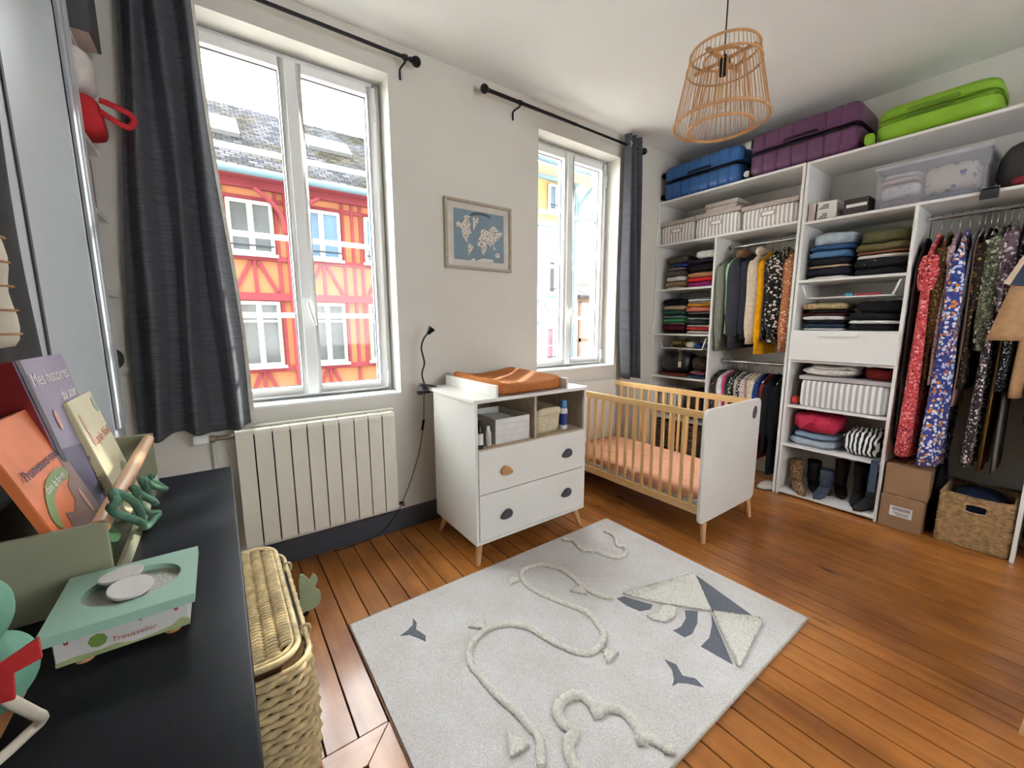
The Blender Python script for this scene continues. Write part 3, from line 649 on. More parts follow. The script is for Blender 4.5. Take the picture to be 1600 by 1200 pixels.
pile(P2, 2.19, 2.42, 1.246, [('black top with white trim', 'top', '#232021', .024), ('burgundy thick jumper', 'jumper', '#4f1626', .062), ('cream edged striped top', 'top', stripes('cream_edge', '#d8cfc4', '#3b3432', 2, .012), .02), ('green folded top', 'top', '#3f9b62', .034), ('blue grey folded top', 'top', '#75838b', .030), ('dark green jumper', 'jumper', '#2e4a42', .050), ('beige jumper', 'jumper', '#c9a98c', .040), ('black cardigan', 'cardigan', '#18171a', .06)], 'in the left pile of the second shelf', seed=3)
pile(P2, 1.93, 2.18, 1.246, [('ivory folded shirt', 'shirt', '#ece6da', .03), ('red and pink folded top', 'top', '#cf3f3f', .034), ('white folded shirt', 'shirt', '#eeece8', .018), ('dark slate jumper', 'jumper', '#35393c', .045), ('white thin top', 'top', '#efeeec', .016), ('black folded top', 'top', '#1d1c1f', .030), ('grey folded top', 'top', '#6d6a70', .024), ('coral pink jumper', 'jumper', '#e48475', .040), ('ochre jumper', 'jumper', '#c58a2c', .036), ('navy edged white top', 'top', stripes('navy_edge', '#eceaea', '#1d2a3a', 2, .02), .045)], 'in the right pile of the second shelf', seed=4)
P3 = 'folded clothes above the drawer'
pile('jeans and trousers above the drawer', .97, 1.235, 1.653, [('white trousers', 'trousers', '#dcd8d2', .022), ('navy trousers', 'trousers', '#20212b', .055), ('tan corduroy trousers', 'trousers', '#b39a86', .02), ('black jeans', 'jeans', '#1e1f26', .05), ('mid blue jeans', 'jeans', '#55799c', .05), ('dark blue jeans', 'jeans', '#33547f', .035), ('pale blue denim jeans', 'jeans', mat('denim_pale', '#a7b4bd', .9, .2, 20, .3, 200), .085, .0, -.03)], 'on the top shelf above the drawer', seed=5)
pile('jeans and trousers above the drawer', .675, .955, 1.653, [('black trousers', 'trousers', '#1c1c22', .05), ('black trousers with white scribble print', 'trousers', spots('scribble', '#1e1f24', ['#1e1f24', '#c8c8cc', '#1e1f24', '#1e1f24'], 40, .25), .06), ('pale grey trousers', 'trousers', '#cfc8c2', .03), ('rust trousers', 'trousers', '#8a5a44', .018), ('olive brown cord trousers', 'trousers', '#6a6040', .05), ('olive green trousers', 'trousers', '#625f42', .085, 0, -.02)], 'beside the jeans above the drawer', seed=6)
pile(P3, .97, 1.235, 1.288, [('white T-shirt', 'shirt', '#e4e1dd', .018), ('navy T-shirt', 'shirt', '#27364f', .03), ('black folded T-shirt', 'shirt', '#1e1c20', .022), ('crumpled white cotton top', 'top', '#d8d6d6', .035), ('maroon T-shirt', 'shirt', '#5a2027', .016), ('black thin top', 'top', '#211d1c', .025), ('beige spotted top', 'top', spots('beige_sp', '#b49e78', ['#6d5a3e', '#cdb994'], 50, .35), .045)], 'on the shelf directly over the drawer', seed=7)
pile(P3, .675, .955, 1.288, [('black long sleeve top', 'top', '#1a1a1e', .045), ('white folded cotton top', 'top', '#e8e7e5', .026), ('black jogging top', 'top', '#1b1b1f', .05), ('black sweatshirt', 'sweatshirt', '#19191c', .075, .0, -.04)], 'on the right, directly over the drawer', seed=8)

# ---------- wire basket hung under shelves
def wire_basket(label, y0, y1, zt, zb, x0=3.525, x1=3.86):
    t = thing('wire_basket', label, 'basket', ((x0+x1)/2, (y0+y1)/2, zb), 'wire baskets under shelves')
    wm = mat('white_wire', '#ececec', .35)
    g = G(); g.tube([(x0, y0+.03, zb), (x0, y1-.03, zb), (x1, y1-.03, zb), (x1, y0+.03, zb)], .004, 6, True); g.tube([(x0, y0, zt-.02), (x1, y0, zt-.02)], .004, 6); g.tube([(x0, y1, zt-.02), (x1, y1, zt-.02)], .004, 6)
    for y, e in ((y0, .03), (y1, -.03)):
        g.tube([(x0, y, zt-.02), (x0, y+e, zb)], .006, 6)
    g.build('frame', wm, t, smooth=True)
    g = G()
    for q in range(9):
        y = y0+.03+(y1-y0-.06)*q/8; g.tube([(x0, y, zb), (x1, y, zb), (x1, y, zt-.03)], .0016, 5)
    for q in range(9):
        x = x0+(x1-x0)*q/8
        g.tube([(x, y0, zt-.02), (x, y0+.03, zb), (x, y1-.03, zb), (x, y1, zt-.02)], .0016, 5)
    g.build('mesh', wm, t, smooth=True)
    return t
wire_basket('white wire basket hung under a shelf above the drawer', .69, 1.22, 1.634, 1.52)
wire_basket('white wire basket with scarves hung under the second shelf', 1.93, 2.40, 1.227, 1.105)
fold_item('hair_band', 'red and blue band lying in the wire basket', 'hair band', None, .78, .92, 1.5245, 1.542, mat('red_band', '#b8434a', .7), 3.54, 3.62, 3, .003)
fold_item('toy_ring', 'small turquoise ring lying in the wire basket', 'ring', None, .93, .975, 1.5245, 1.545, mat('turq', '#3f9fb0', .5), 3.54, 3.6, 4, .002)
SC = 'scarves in the wire basket'
fold_item('scarf', 'olive and gold crumpled scarf in the wire basket', 'scarf', SC, 2.16, 2.31, 1.110, 1.19, spots('olive_gold', '#5b5032', ['#a08c54', '#37301f', '#c9b98a'], 40, .4), 3.54, 3.75, 11, .02, 2.6)
fold_item('scarf', 'pale crumpled scarf in the wire basket', 'scarf', SC, 2.06, 2.15, 1.110, 1.175, F('palescarf', '#cfcbb8'), 3.54, 3.72, 12, .018, 2.6)
fold_item('scarf', 'cobalt blue scarf in the wire basket', 'scarf', SC, 1.985, 2.055, 1.110, 1.155, F('cobalt', '#2c4a9c'), 3.535, 3.7, 13, .012, 2.6)
# bags and scarves on lower shelves
BG = 'bags and scarves on the lower shelves'
fold_item('handbag', 'black leather handbag on the third shelf', 'handbag', BG, 2.10, 2.41, .868, 1.07, mat('blk_leather', '#1d1c1f', .35, .15), 3.54, 3.80, 21, .02, 3.2)
fold_item('scarf', 'grey brown knitted scarf heaped on the third shelf', 'scarf', BG, 1.91, 2.095, .905, 1.03, spots('knit_br', '#3c332c', ['#6a5c50', '#241e1a'], 90, .4), 3.54, 3.8, 22, .02, 2.8)
fold_item('scarf', 'red and pink patterned scarf on the third shelf', 'scarf', BG, 1.91, 2.10, .868, .905, spots('redpink', '#7c3a44', ['#c9a0a8', '#4b1f2b', '#a84a58'], 60, .4), 3.53, 3.8, 23, .008, 3)
fold_item('belt_bag', 'rust brown leather bag lying flat on the third shelf', 'bag', BG, 2.13, 2.44, .836, .866, mat('rust_leather', '#7a3a20', .45, .15), 3.53, 3.85, 24, .006, 3.5)
fold_item('scarf', 'blue denim scarf drooping over the third shelf', 'scarf', BG, 1.93, 2.11, .836, .866, F('denimscarf', '#2d4468'), 3.53, 3.80, 25, .006, 3)
fold_item('shopping_bag', 'cream shopping bag with black grid lines on the fourth shelf', 'bag', BG, 2.15, 2.42, .436, .72, None or stripes('grid_bag', '#e2ddd2', '#2a2828', 1, .045, .85), 3.54, 3.82, 26, .015, 3.5)
fold_item('handbag', 'dark brown slouchy handbag on the fourth shelf', 'handbag', BG, 1.92, 2.14, .436, .73, mat('dkbr_leather', '#2b2320', .5, .2), 3.54, 3.82, 27, .025, 3)
t = thing('key_ring', 'metal key ring with charms hanging from the wire basket', 'key ring', (3.515, 2.16, .99))
g = G()
for q in range(6): g.tube([(3.512+.002*(q % 2), 2.16+.012*math.cos(a), 1.095-q*.02+.012*math.sin(a)) for a in [i*.7854 for i in range(8)]], .0022, 5, True)
g.build('chain', mat('old_gold', '#b9a878', .35, metal=.8), t, smooth=True); G().box(3.508, 3.516, 2.145, 2.175, .93, .985).build('charm', mat('charm', '#d9d2c6', .4), t, bevel=.003)
# woven basket on the lowest left shelf
t = thing('storage_basket', 'dark brown woven basket on the lowest shelf behind the cot', 'basket', (3.73, 2.18, .071))
BRW = mat('woven_dark', '#6a5442', .85, .2, 30, .6, 90)
g = G()
for q in range(12):
    z = .085+q*.026; per = []
    for i in range(80):
        u = i/80*4; s_ = int(u); f = u-s_; C4 = [(3.54, 1.93), (3.88, 1.93), (3.88, 2.42), (3.54, 2.42)]; a = Vector(C4[s_]); b = Vector(C4[(s_+1) % 4]); p = a+(b-a)*f
        off = .005*math.sin(i*math.pi/2*1.0+q*math.pi); d = (p-Vector((3.71, 2.175))).normalized()
        per.append((p.x+d.x*off, p.y+d.y*off, z))
    g.tube(per, .0135, 6, True)
stuff(g.build('weave', BRW, t, smooth=True))

# ---------- upper compartment: striped boxes
STR = stripes('ticking', '#b7aea6', '#efece7', 1, .030, .5); LIDM = F('lid_taupe', '#b5a8a0'); STRX = stripes('ticking_x', '#b7aea6', '#efece7', 0, .030, .5)
SB = 'striped fabric storage boxes'
def striped_box(label, y0, y1, z0, z1, x0=3.53, x1=3.90, lidh=.035, win=True):
    t = thing('storage_box', label, 'storage box', ((x0+x1)/2, (y0+y1)/2, z0), SB)
    G().blob((x0+.004, x1-.004, y0+.004, y1-.004, z0, z1-lidh), (6, 12, 6), 14, .004, 8, int(y0*50)).build('body', STR, t, smooth='auto')
    G().box(x0, x1, y0, y1, z1-lidh, z1).build('lid', LIDM, t, bevel=.004)
    if win:
        c = (y0+y1)/2
        gg = G(); zc = z0+(z1-lidh-z0)*.5
        gg.box(x0-.002, x0+.006, c-.055, c+.055, zc+.006, zc+.044); gg.build('pocket', LIDM, t, bevel=.002)
        G().box(x0-.004, x0+.002, c-.04, c+.04, zc+.012, zc+.036).build('label_card', mat('card_white', '#eeebe6', .7), t)
    return t
striped_box('striped fabric box nearest the window under the blue suitcase', 2.112, 2.452, 2.085, 2.285)
striped_box('striped fabric box in the middle with a second lid on top', 1.716, 2.106, 2.085, 2.288)
striped_box('striped fabric box with white label at the right of the three', 1.300, 1.710, 2.085, 2.268)
t = thing('storage_box', 'flat taupe folded box lying on top of the middle striped box', 'storage box', (3.72, 1.85, 2.289), SB)
G().box(3.55, 3.90, 1.76, 2.02, 2.289, 2.325).build('body', LIDM, t, bevel=.004); G().box(3.545, 3.905, 1.75, 2.03, 2.327, 2.362).build('lid', LIDM, t, bevel=.005)
# ---------- suitcases
def suitcase(label, y0, y1, z0, z1, x0, x1, mm, grooves=7, wheels=None, band=BLACK, p=14, wm=None):
    t = thing('suitcase', label, 'suitcase', ((x0+x1)/2, (y0+y1)/2, z0), 'suitcases on top of the wardrobe')
    zf = .012 if wheels is not None else 0; zm = (z0+z1)/2+.005; bh = .016
    def gr(P, u):
        if grooves:
            f = (P.y-y0)/(y1-y0)*grooves; d = abs(f-round(f)); k = max(0, 1-d/.10)*.009
            if abs(u[0]) > .6: P.x -= math.copysign(k, u[0])
            if abs(u[2]) > .6: P.z -= math.copysign(k, u[2])
        return P
    n = (10, 130 if grooves else 24, 6)
    def half(za, zb, top):
        def fn(P, u):
            # keep the side facing the zip flat and full size
            return gr(P, u)
        g = G().blob((x0, x1, y0, y1, za-(0 if top else 0), zb), n, p, 0, fn=lambda P, u: gr(P, u)); return g
    # build one full shell, cut it by height into two halves round the zip
    g = G().blob((x0, x1, y0, y1, z0+.002, z1), (10, n[1], 10), p, 0, fn=gr)
    for lo, hi, nm in ((z0, zm-bh, 'lower_shell'), (zm+bh, z1, 'upper_shell')):
        q = G(); q.v = [(x, y, min(max(z, lo), hi)) for x, y, z in g.v]; q.f = list(g.f); q.build(nm, mm, t, smooth=True)
    G().blob((x0+.006, x1-.006, y0+.006, y1-.006, zm-bh*1.05, zm+bh*1.05), (10, 20, 2), 12, 0).build('zip_band', band, t, smooth='auto')
    if wheels:
        ys = y1 if wheels > 0 else y0
        for zz in (z0+.045, z1-.05):
            for xx in (x0+.06, x1-.06):
                wh = G().box(xx-.02, xx+.02, ys-.01*wheels, ys+.012*wheels, zz-.03, zz+.03).build('wheel_mount', BLACK, t, bevel=.004)
                G().cyl((xx-.018, ys+.03*wheels, zz), (xx+.018, ys+.03*wheels, zz), .024, n=16).build('wheel', wm or BLACK, wh, smooth='auto')
    hy = (y0+y1)/2
    G().tube(smoothpath([(x0+.004, hy-.10, zm+.03), (x0-.012, hy-.085, zm+.03), (x0-.012, hy+.085, zm+.03), (x0+.004, hy+.10, zm+.03)], 4), .006, 6, flat=1.6).build('carry_handle', band, t, smooth=True)
    return t
suitcase('blue ribbed hard shell suitcase on the wardrobe next to the window', 1.735, 2.42, 2.477, 2.765, 3.50, 3.93, mat('abs_blue', '#2f5f9c', .32, .05), 8, 1)
suitcase('purple ribbed hard shell suitcase in the middle of the wardrobe top', .985, 1.665, 2.477, 2.785, 3.50, 3.94, mat('abs_purple', '#633a5c', .32, .05), 7, 1, wm=mat('wheel_pale', '#d9d9d6', .4))
gs = suitcase('lime green soft sided suitcase at the right of the wardrobe top', .385, .905, 2.476, 2.672, 3.49, 3.93, mat('lime', '#86b52c', .55, .05), 0, None, mat('lime_dark', '#6b9320', .6), 6)
G().box(3.486, 3.492, .56, .76, 2.572, 2.584).build('zip_line', mat('lime_darker', '#4e6d16', .6), gs)
G().blob((3.50, 3.56, .905, .955, 2.477, 2.55), (4, 4, 4), 4, .004).build('strap_loop', mat('lime', '#86b52c'), gs, smooth=True)
# ---------- small boxes, clear bin, bag on the long upper shelf
z = 2.064
def carton(label, y0, y1, z0, z1, x0, x1, mm, lid=None, name='small_box', cat='box', group=None):
    t = thing(name, label, cat, ((x0+x1)/2, (y0+y1)/2, z0), group)
    G().box(x0, x1, y0, y1, z0, z1-.014).build('body', mm, t, bevel=.0015, seg=1); G().box(x0-.002, x1+.002, y0-.002, y1+.002, z1-.0138, z1).build('lid', lid or mm, t, bevel=.0015, seg=1)
    return t
cw = mat('card_whitish', '#e2ded7', .6); cd = mat('card_dark', '#3c3436', .5)
def print_lines(t, x, y0, y1, z0, z1, n, mm):
    for q in range(n):
        zz = z0+(z1-z0)*(q+.5)/n; G().box(x-.0012, x+.0005, y0, y1-(q % 3)*.012, zz-(z1-z0)/n*.28, zz+(z1-z0)/n*.28).build('print_line', mm, t)
pk = carton('pinkish small box at the left end of the upper shelf', 1.20, 1.238, z, z+.125, 3.54, 3.70, mat('card_pink', '#c7b4b0', .6), name='small_box')
INK = mat('ink', '#3a3838', .8)
bxa = carton('lower of two stacked white small boxes on the upper shelf', 1.078, 1.188, z, z+.062, 3.55, 3.75, cw, group='stacked white boxes'); print_lines(bxa, 3.55, 1.125, 1.18, z+.008, z+.045, 3, INK)
bxb = carton('upper of two stacked white small boxes on the upper shelf', 1.080, 1.186, z+.063, z+.124, 3.55, 3.75, cw, group='stacked white boxes'); print_lines(bxb, 3.55, 1.12, 1.178, z+.072, z+.105, 3, INK)
dk = carton('dark brown box with a pale stripe beside the clear bin', .905, 1.035, z, z+.105, 3.55, 3.78, cd); G().box(3.5485, 3.551, .91, 1.02, z+.05, z+.07).build('stripe', cw, dk)
t = thing('plastic_bin', 'clear plastic bin full of folded baby clothes under the green suitcase', 'bin', (3.70, .63, z))
CLR = clear('clear_plastic', (.93, .94, .96), .3, .08, .16, '#dcdde6')
g = G(); A = (3.535, 3.90, .395, .865); th = .003
g.box(A[0], A[0]+th, A[2], A[3], z, z+.235).box(A[1]-th, A[1], A[2], A[3], z, z+.235).box(A[0]+th, A[1]-th, A[2], A[2]+th, z, z+.235).box(A[0]+th, A[1]-th, A[3]-th, A[3], z, z+.235).box(A[0], A[1], A[2], A[3], z, z+.003)
g.build('tub', CLR, t); G().box(A[0]-.012, A[1]+.012, A[2]-.012, A[3]+.012, z+.236, z+.256).build('lid', clear('lid_plastic', (.9, .9, .93), .3, .1, .45, '#e6e6ee'), t, bevel=.004)
BC = 'folded baby clothes in the clear bin'
bin_i = [('dark plum folded baby clothes at the bottom of the clear bin', .66, .855, .004, .055, F('plum', '#6d5a60')), ('white baby top with grey pattern in the clear bin', .665, .855, .056, .145, spots('wgrey', '#eeebe8', ['#7c8a86', '#9fa7a4'], 70, .25)), ('pale pink folded baby top in the clear bin', .67, .855, .146, .175, F('palepink', '#dcc3bd')), ('cream baby vest edge on top in the clear bin', .67, .85, .176, .205, F('creamv', '#ece6dd')), ('cream baby playsuit with blue and grey spots in the clear bin', .43, .655, .045, .205, spots('playsuit', '#e3d6c2', ['#54679a', '#8f9aa8', '#7b6a66', '#b4b9b8'], 22, .3)), ('navy folded baby trousers low in the clear bin', .41, .655, .004, .044, F('navyb', '#3c4459'))]
for i, (lab, a, b, c, d, mm) in enumerate(bin_i): fold_item('folded_baby_clothes', lab, 'baby clothes', BC, a, b, z+c, z+d, mm, 3.545, 3.86, 70+i, .004, 5)
fold_item('duffel_bag', 'charcoal duffel bag beside the clear bin', 'bag', None, .0, .375, z, z+.26, F('charcoal_bag', '#3f3d3d'), 3.56, 3.92, 81, .015, 3.2)
fold_item('pouch', 'dark red pouch in front of the charcoal duffel bag', 'pouch', None, .06, .30, z, z+.055, F('dkred', '#7c2a2f'), 3.518, 3.566, 82, .005, 3)
t = thing('shelf_clip', 'black clip gripping the upper shelf edge', 'clip', (3.52, .37, 2.03)); G().box(3.495, 3.512, .335, .405, 2.015, 2.075).build('jaw', mat('clip_black', '#2b2b2e', .5), t, bevel=.003); G().box(3.495, 3.53, .335, .405, 2.0635, 2.075).build('lip', CHROME, t)
# ---------- centre column lower shelves
fold_item('toy_ball', 'small orange red ball beside the striped box', 'ball', None, 1.19, 1.243, .723, .79, mat('orange_red', '#d8402c', .45), 3.55, 3.63, 90, 0, 2.2)
t = thing('storage_box', 'grey striped fabric box under the drawer with a blanket on top', 'storage box', (3.7, .93, .723), SB)
G().blob((3.53, 3.90, .672, 1.183, .723, .925), (6, 14, 6), 14, .003, 8, 3).build('body', stripes('ticking2', '#b4b1b0', '#f0efee', 1, .034, .5), t, smooth='auto'); G().box(3.526, 3.904, .668, 1.187, .925, .953).build('lid', F('lid_grey', '#b9b1b0'), t, bevel=.005)
bl = thing('blanket', 'white ribbed knitted blanket rolled on the striped box', 'blanket', (3.7, 1.0, .954))
KN = stripes('ribbed', '#e6e1da', '#cfc8c0', 0, .012, .6)
G().blob((3.54, 3.86, .86, 1.205, .954, 1.015), (8, 14, 5), 3, .02, 12, 4).build('lower_fold', KN, bl, smooth=True); G().blob((3.55, 3.84, .85, 1.15, 1.0, 1.034), (8, 14, 5), 3, .018, 12, 9).build('upper_fold', KN, bl, smooth=True)
fold_item('knitwear', 'dark red knitted jumper beside the white blanket', 'jumper', None, .675, .825, .954, 1.04, spots('red_knit', '#6a1c1a', ['#7d2a26', '#521412'], 60, .4), 3.56, 3.86, 92, .006, 4)
for i, (lab, a, b, c, d, mm, cat) in enumerate([('pale blue folded jeans under the pink top', .925, 1.235, .415, .475, F('paleblue', '#aab4c0'), 'jeans'), ('mid blue folded jeans right under the pink top', .93, 1.21, .476, .520, F('midblue', '#7f93a8'), 'jeans'), ('bright pink red folded top on the jeans', .935, 1.215, .521, .665, mat('pinkred', '#c4244a', .8, .12, 10, .8, 24, bd=.02), 'top'), ('black and white striped folded cloth on the lower shelf', .695, .895, .415, .595, stripes('bw_cloth', '#202022', '#f1efec', 1, .026, .5, wob=.05), 'cloth')]):
    fold_item('folded_'+{'top': 'shirt'}.get(cat, cat), lab, cat, 'folded things on the lower shelf', a, b, c, d, mm, 3.54, 3.86, 95+i, .026 if i > 1 else .008, 3.6, n=(16, 22, 9))
# ---------- boots
def boot(label, cat_group, x, y, h, L, ang, mm, heel=.045, sole=None, lie=False, leg_r=.05):
    t = thing('boot', label, 'boot', (x, y, .036), cat_group); c, s = math.cos(ang), math.sin(ang)
    def P(u, v, zz): return (x+u*c-v*s, y+u*s+v*c, .036+zz)
    rings = []
    prof = [(-.0, .0), (.25, .02), (.55, .045), (.8, .08), (1, .1)]
    n = 16
    # foot: loft from heel to toe
    for k2 in range(9):
        f = k2/8; u = -.06+L*f; wdt = .036*(1-.1*math.cos(f*6.28))*(1 if f < .75 else 1-(f-.75)*2.6); top_ = (.11-.075*min(1, f*1.35)) if f < .75 else .035-(f-.75)*.04; base = heel*max(0, 1-f*1.9)
        rings.append([P(u, wdt*math.cos(a), base+(top_)*(.5+.5*math.sin(a))) for a in [2*math.pi*j/n for j in range(n)]])
    G().rings(rings).build('foot', mm, t, smooth=True)
    rings = []
    for k2 in range(8):
        f = k2/7; rx = .048+.012*f*f; ry = .036+.01*f; cz = heel+.035+(h-heel-.035)*f
        rings.append([P(-.012+rx*math.cos(a)-.006*f, ry*math.sin(a), cz) for a in [2*math.pi*j/n for j in range(n)]])
    G().rings(rings).build('shaft', mm, t, smooth=True)
    G().tube([P(-.045, 0, heel+.01), P(-.045, 0, .0)], [.026, .022], 10).build('heel', sole or mat('heel_brown', '#5a3a28', .5), t, smooth='auto')
    G().prism([P(-.05+.0, -.026, heel*.9), P(.04, -.03, .006), P(L-.09, -.024, .0), P(L-.07, 0, .0), P(L-.09, .024, .0), P(.04, .03, .006), P(-.05, .026, heel*.9)], (0, 0, .006)).build('sole', sole or mat('heel_brown', '#5a3a28', .5), t)
    return t
LEOB = spots('leo_boot', '#8a6c4e', ['#3a2a1e', '#b3967a', '#54402f', '#c7ad92'], 70, .4)
boot('leopard print ankle boot with a block heel, left of the shoe shelf', 'boots on the bottom shelf', 3.62, 1.165, .235, .21, math.radians(-140), LEOB)
boot('dark navy ankle boot behind the leopard print boot', 'boots on the bottom shelf', 3.74, 1.09, .225, .2, math.radians(-150), mat('navy_suede', '#232530', .8))
boot('slate blue ankle boot in the middle of the shoe shelf', 'boots on the bottom shelf', 3.64, .985, .20, .19, math.radians(170), mat('slate_leather', '#3f4859', .5))
boot('dark brown boot leaning at the back of the shoe shelf', 'boots on the bottom shelf', 3.80, .93, .26, .2, math.radians(-160), mat('dkbr_boot', '#2f241e', .6))
boot('tall black suede boot at the right of the shoe shelf', 'boots on the bottom shelf', 3.72, .80, .29, .22, math.radians(-175), mat('blk_suede', '#19191b', .9), leg_r=.06)
boot('black boot in front of the tall suede one', 'boots on the bottom shelf', 3.66, .715, .25, .22, math.radians(-200), mat('blk_suede2', '#1e1e20', .8))
t = thing('fabric_strap', 'slate blue fabric strap hanging from the lower shelf', 'strap', (3.505, .69, .2)); G().box(3.503, 3.509, .674, .712, .205, .425).build('band', F('slate_str', '#4a5468'), t, bevel=.002); G().box(3.503, 3.56, .674, .712, .4148, .42).build('end', F('slate_str', '#4a5468'), t)
# ---------- boxes and basket on the floor of the long hanging space
KR = mat('kraft', '#9d7a5a', .8, .05, 6)
def kraft(label, y0, y1, z0, z1, x0, x1, withlabel):
    t = thing('cardboard_box', label, 'box', ((x0+x1)/2, (y0+y1)/2, z0), 'stacked cardboard boxes')
    G().box(x0, x1, y0, y1, z0, z1).build('body', KR, t, bevel=.003)
    G().box(x0-.001, x1+.001, (y0+y1)/2-.025, (y0+y1)/2+.025, z1-.0005, z1+.0008).build('tape', mat('tape', '#b08c66', .3), t)
    G().box(x0+.01, x1-.01, (y0+y1)/2-.0015, (y0+y1)/2+.0015, z1-.002, z1+.0012).build('flap_seam', mat('kraft_dark', '#6d5038', .8), t)
    if withlabel:
        lb = G().box(x0-.0015, x0+.001, .480, .588, .088, .155).build('shipping_label', mat('label_white', '#e2e2e2', .6), t)
        G().box(x0-.0022, x0-.001, .49, .575, .126, .148).build('barcode', stripes('barcode', '#3a3a3c', '#d8d8d8', 1, .0065, .5), lb)
        for q in range(3): G().box(x0-.0022, x0-.001, .495, .57-.008*q, .112-q*.008, .115-q*.008).build('print_line', INK, lb)
    return t
kraft('cardboard box with a barcode label, lower of two', .433, .637, .002, .222, 3.50, 3.80, True)
kraft('plain cardboard box on top of another', .424, .634, .2265, .428, 3.512, 3.80, False)
SG = mat('seagrass', '#b08e63', .9, .3, 40, .6, 70)
t = thing('seagrass_basket', 'rectangular seagrass basket with a cut-out handle on the floor', 'basket', (3.7, .225, .001), None)
g = G(); gx0, gx1, gy0, gy1 = 3.535, 3.88, .084, .372
rows = 24
for q in range(rows):
    z = .012+q*.0128
    hole = 17 <= q <= 20
    def rope(a, b, k3):
        a = Vector(a); b = Vector(b); N = max(2, int((b-a).length/.006)); d = (b-a).normalized(); nn = Vector((d.y, -d.x, 0)); P = []
        for i in range(N+1):
            P.append(a+(b-a)*i/N+nn*(.0035*math.sin(i*.75+q*math.pi+k3))+Vector((0, 0, .0012*math.sin(i*1.9+q))))
        g.tube(P, .0074, 5)
    if hole: rope((gx0, gy0, z), (gx0, .185, z), 0); rope((gx0, .265, z), (gx0, gy1, z), 1)
    else: rope((gx0, gy0, z), (gx0, gy1, z), 0)
    rope((gx1, gy0, z), (gx1, gy1, z), 0); rope((gx0, gy0, z), (gx1, gy0, z), 2); rope((gx0, gy1, z), (gx1, gy1, z), 2)
stuff(g.build('weave', SG, t, smooth=True)); G().box(gx0, gx1, gy0, gy1, .002, .01).build('bottom', SG, t)
g = G().tube([(gx0, gy0, .318), (gx0, gy1, .318), (gx1, gy1, .318), (gx1, gy0, .318)], .011, 8, True); g.build('rim', SG, t, smooth=True)
g = G().tube(smoothpath([(gx0-.005, .183, .228), (gx0-.005, .183, .272), (gx0-.005, .267, .272), (gx0-.005, .267, .228)], 3, True), .006, 6, True); g.build('handle_rim', SG, t, smooth=True)
fold_item('folded_blanket', 'navy blue fabric heaped in the seagrass basket', 'blanket', None, .10, .355, .014, .335, F('navy_cloth', '#1d2840'), 3.56, 3.86, 120, .015, 3)
fold_item('trousers_heap', 'black trousers standing between cardboard and basket', 'trousers', None, .385, .422, .0, .48, F('blk_tr', '#17171a'), 3.60, 3.85, 121, .006, 3)
fold_item('sports_bag', 'dark grey round bag at the right photo edge', 'bag', None, -.35, .045, .0, .36, F('dkgrey_bag', '#3d3e42'), 3.54, 3.90, 122, .012, 3)
fold_item('sandal', 'pale slipper lying on the floor beside the shelf', 'slipper', None, 1.30, 1.40, .0, .04, mat('pale_slip', '#cfc9c2', .6), 3.46, 3.66, 123, .006, 2.6)
# ================================================================ changing chest
CH = thing('changing_chest', 'white baby changing chest of drawers with splayed beech legs', 'chest of drawers', (1.47, 2.05, 0))
x0, x1, y0, y1, zb, zt = 1.055, 1.885, 1.795, 2.30, .125, .925
OAK = wood('oak_liner', '#b19d85', '#c9b79e', axis=0, scale=.8, rough=.5)
G().box(x0, x0+.018, y0, y1, zb, zt).build('side_panel', LACQ, CH, bevel=.002); G().box(x1-.018, x1, y0, y1, zb, zt).build('side_panel', LACQ, CH, bevel=.002)
G().box(x0+.018, x1-.018, y0, y1, zb, zb+.018).build('bottom_board', LACQ, CH, bevel=.0015); G().box(x0+.018, x1-.018, y1-.012, y1, zb+.018, zt).build('back_panel', OAK, CH)
G().box(x0+.018, x1-.018, y0+.004, y1-.012, .672-.016, .672).build('cubby_shelf', OAK, CH, bevel=.001, seg=1); G().box(1.466, 1.482, y0+.01, y1-.012, .672, zt).build('cubby_divider', OAK, CH, bevel=.001, seg=1)
G().box(x0+.0185, x0+.021, y0+.01, y1-.012, .672, zt).build('liner', OAK, CH); G().box(x1-.021, x1-.0185, y0+.01, y1-.012, .672, zt).build('liner', OAK, CH)
G().box(x0-.008, x1+.008, y0-.006, 2.41, zt, zt+.02).build('changing_board', LACQ, CH, bevel=.003)
KD = mat('knob_grey', '#4a4a50', .45, .03); KW = mat('knob_wood', '#c2925f', .45, .08)
def knob(par, x, z, mm, s=1, name='knob'):
    pts = [(-.038, .004), (-.028, .024), (-.006, .030), (.018, .020), (.042, -.008), (.034, -.020), (.004, -.025), (-.028, -.018)]
    P = smoothpath([(x+a*s, y0-.020, z+b) for a, b in pts], 4, True)
    return G().prism(P, (0, .016, 0)).build(name, mm, par, bevel=.004)
for za, zc, ks in ((.417, .664, ((1.25, .525, KW, 1), (1.715, .535, KD, -1))), (.147, .412, ((1.25, .265, KD, -1), (1.715, .275, KD, -1)))):
    d = G().box(x0+.0195, x1-.0195, y0-.004, y0+.014, za, zc).build('drawer', LACQ, CH, bevel=.002)
    for kx, kz, km, s in ks: knob(d, kx, kz, km, s)
def leg(par, fx, fy, tx, ty, ztop, r0=.013, r1=.022): return G().tube([(fx, fy, 0), (tx, ty, ztop)], [r0, r1], 14).build('leg', BEECH, par, smooth='auto')
leg(CH, 1.072, 1.812, 1.10, 1.845, zb); leg(CH, 1.868, 1.812, 1.84, 1.845, zb); leg(CH, 1.072, 2.285, 1.10, 2.25, zb); leg(CH, 1.868, 2.285, 1.84, 2.25, zb)
for xr in (1.192, 1.712): G().box(xr, xr+.016, 1.80, 2.40, zt+.02, zt+.085).build('changing_rail', LACQ, CH, bevel=.003)
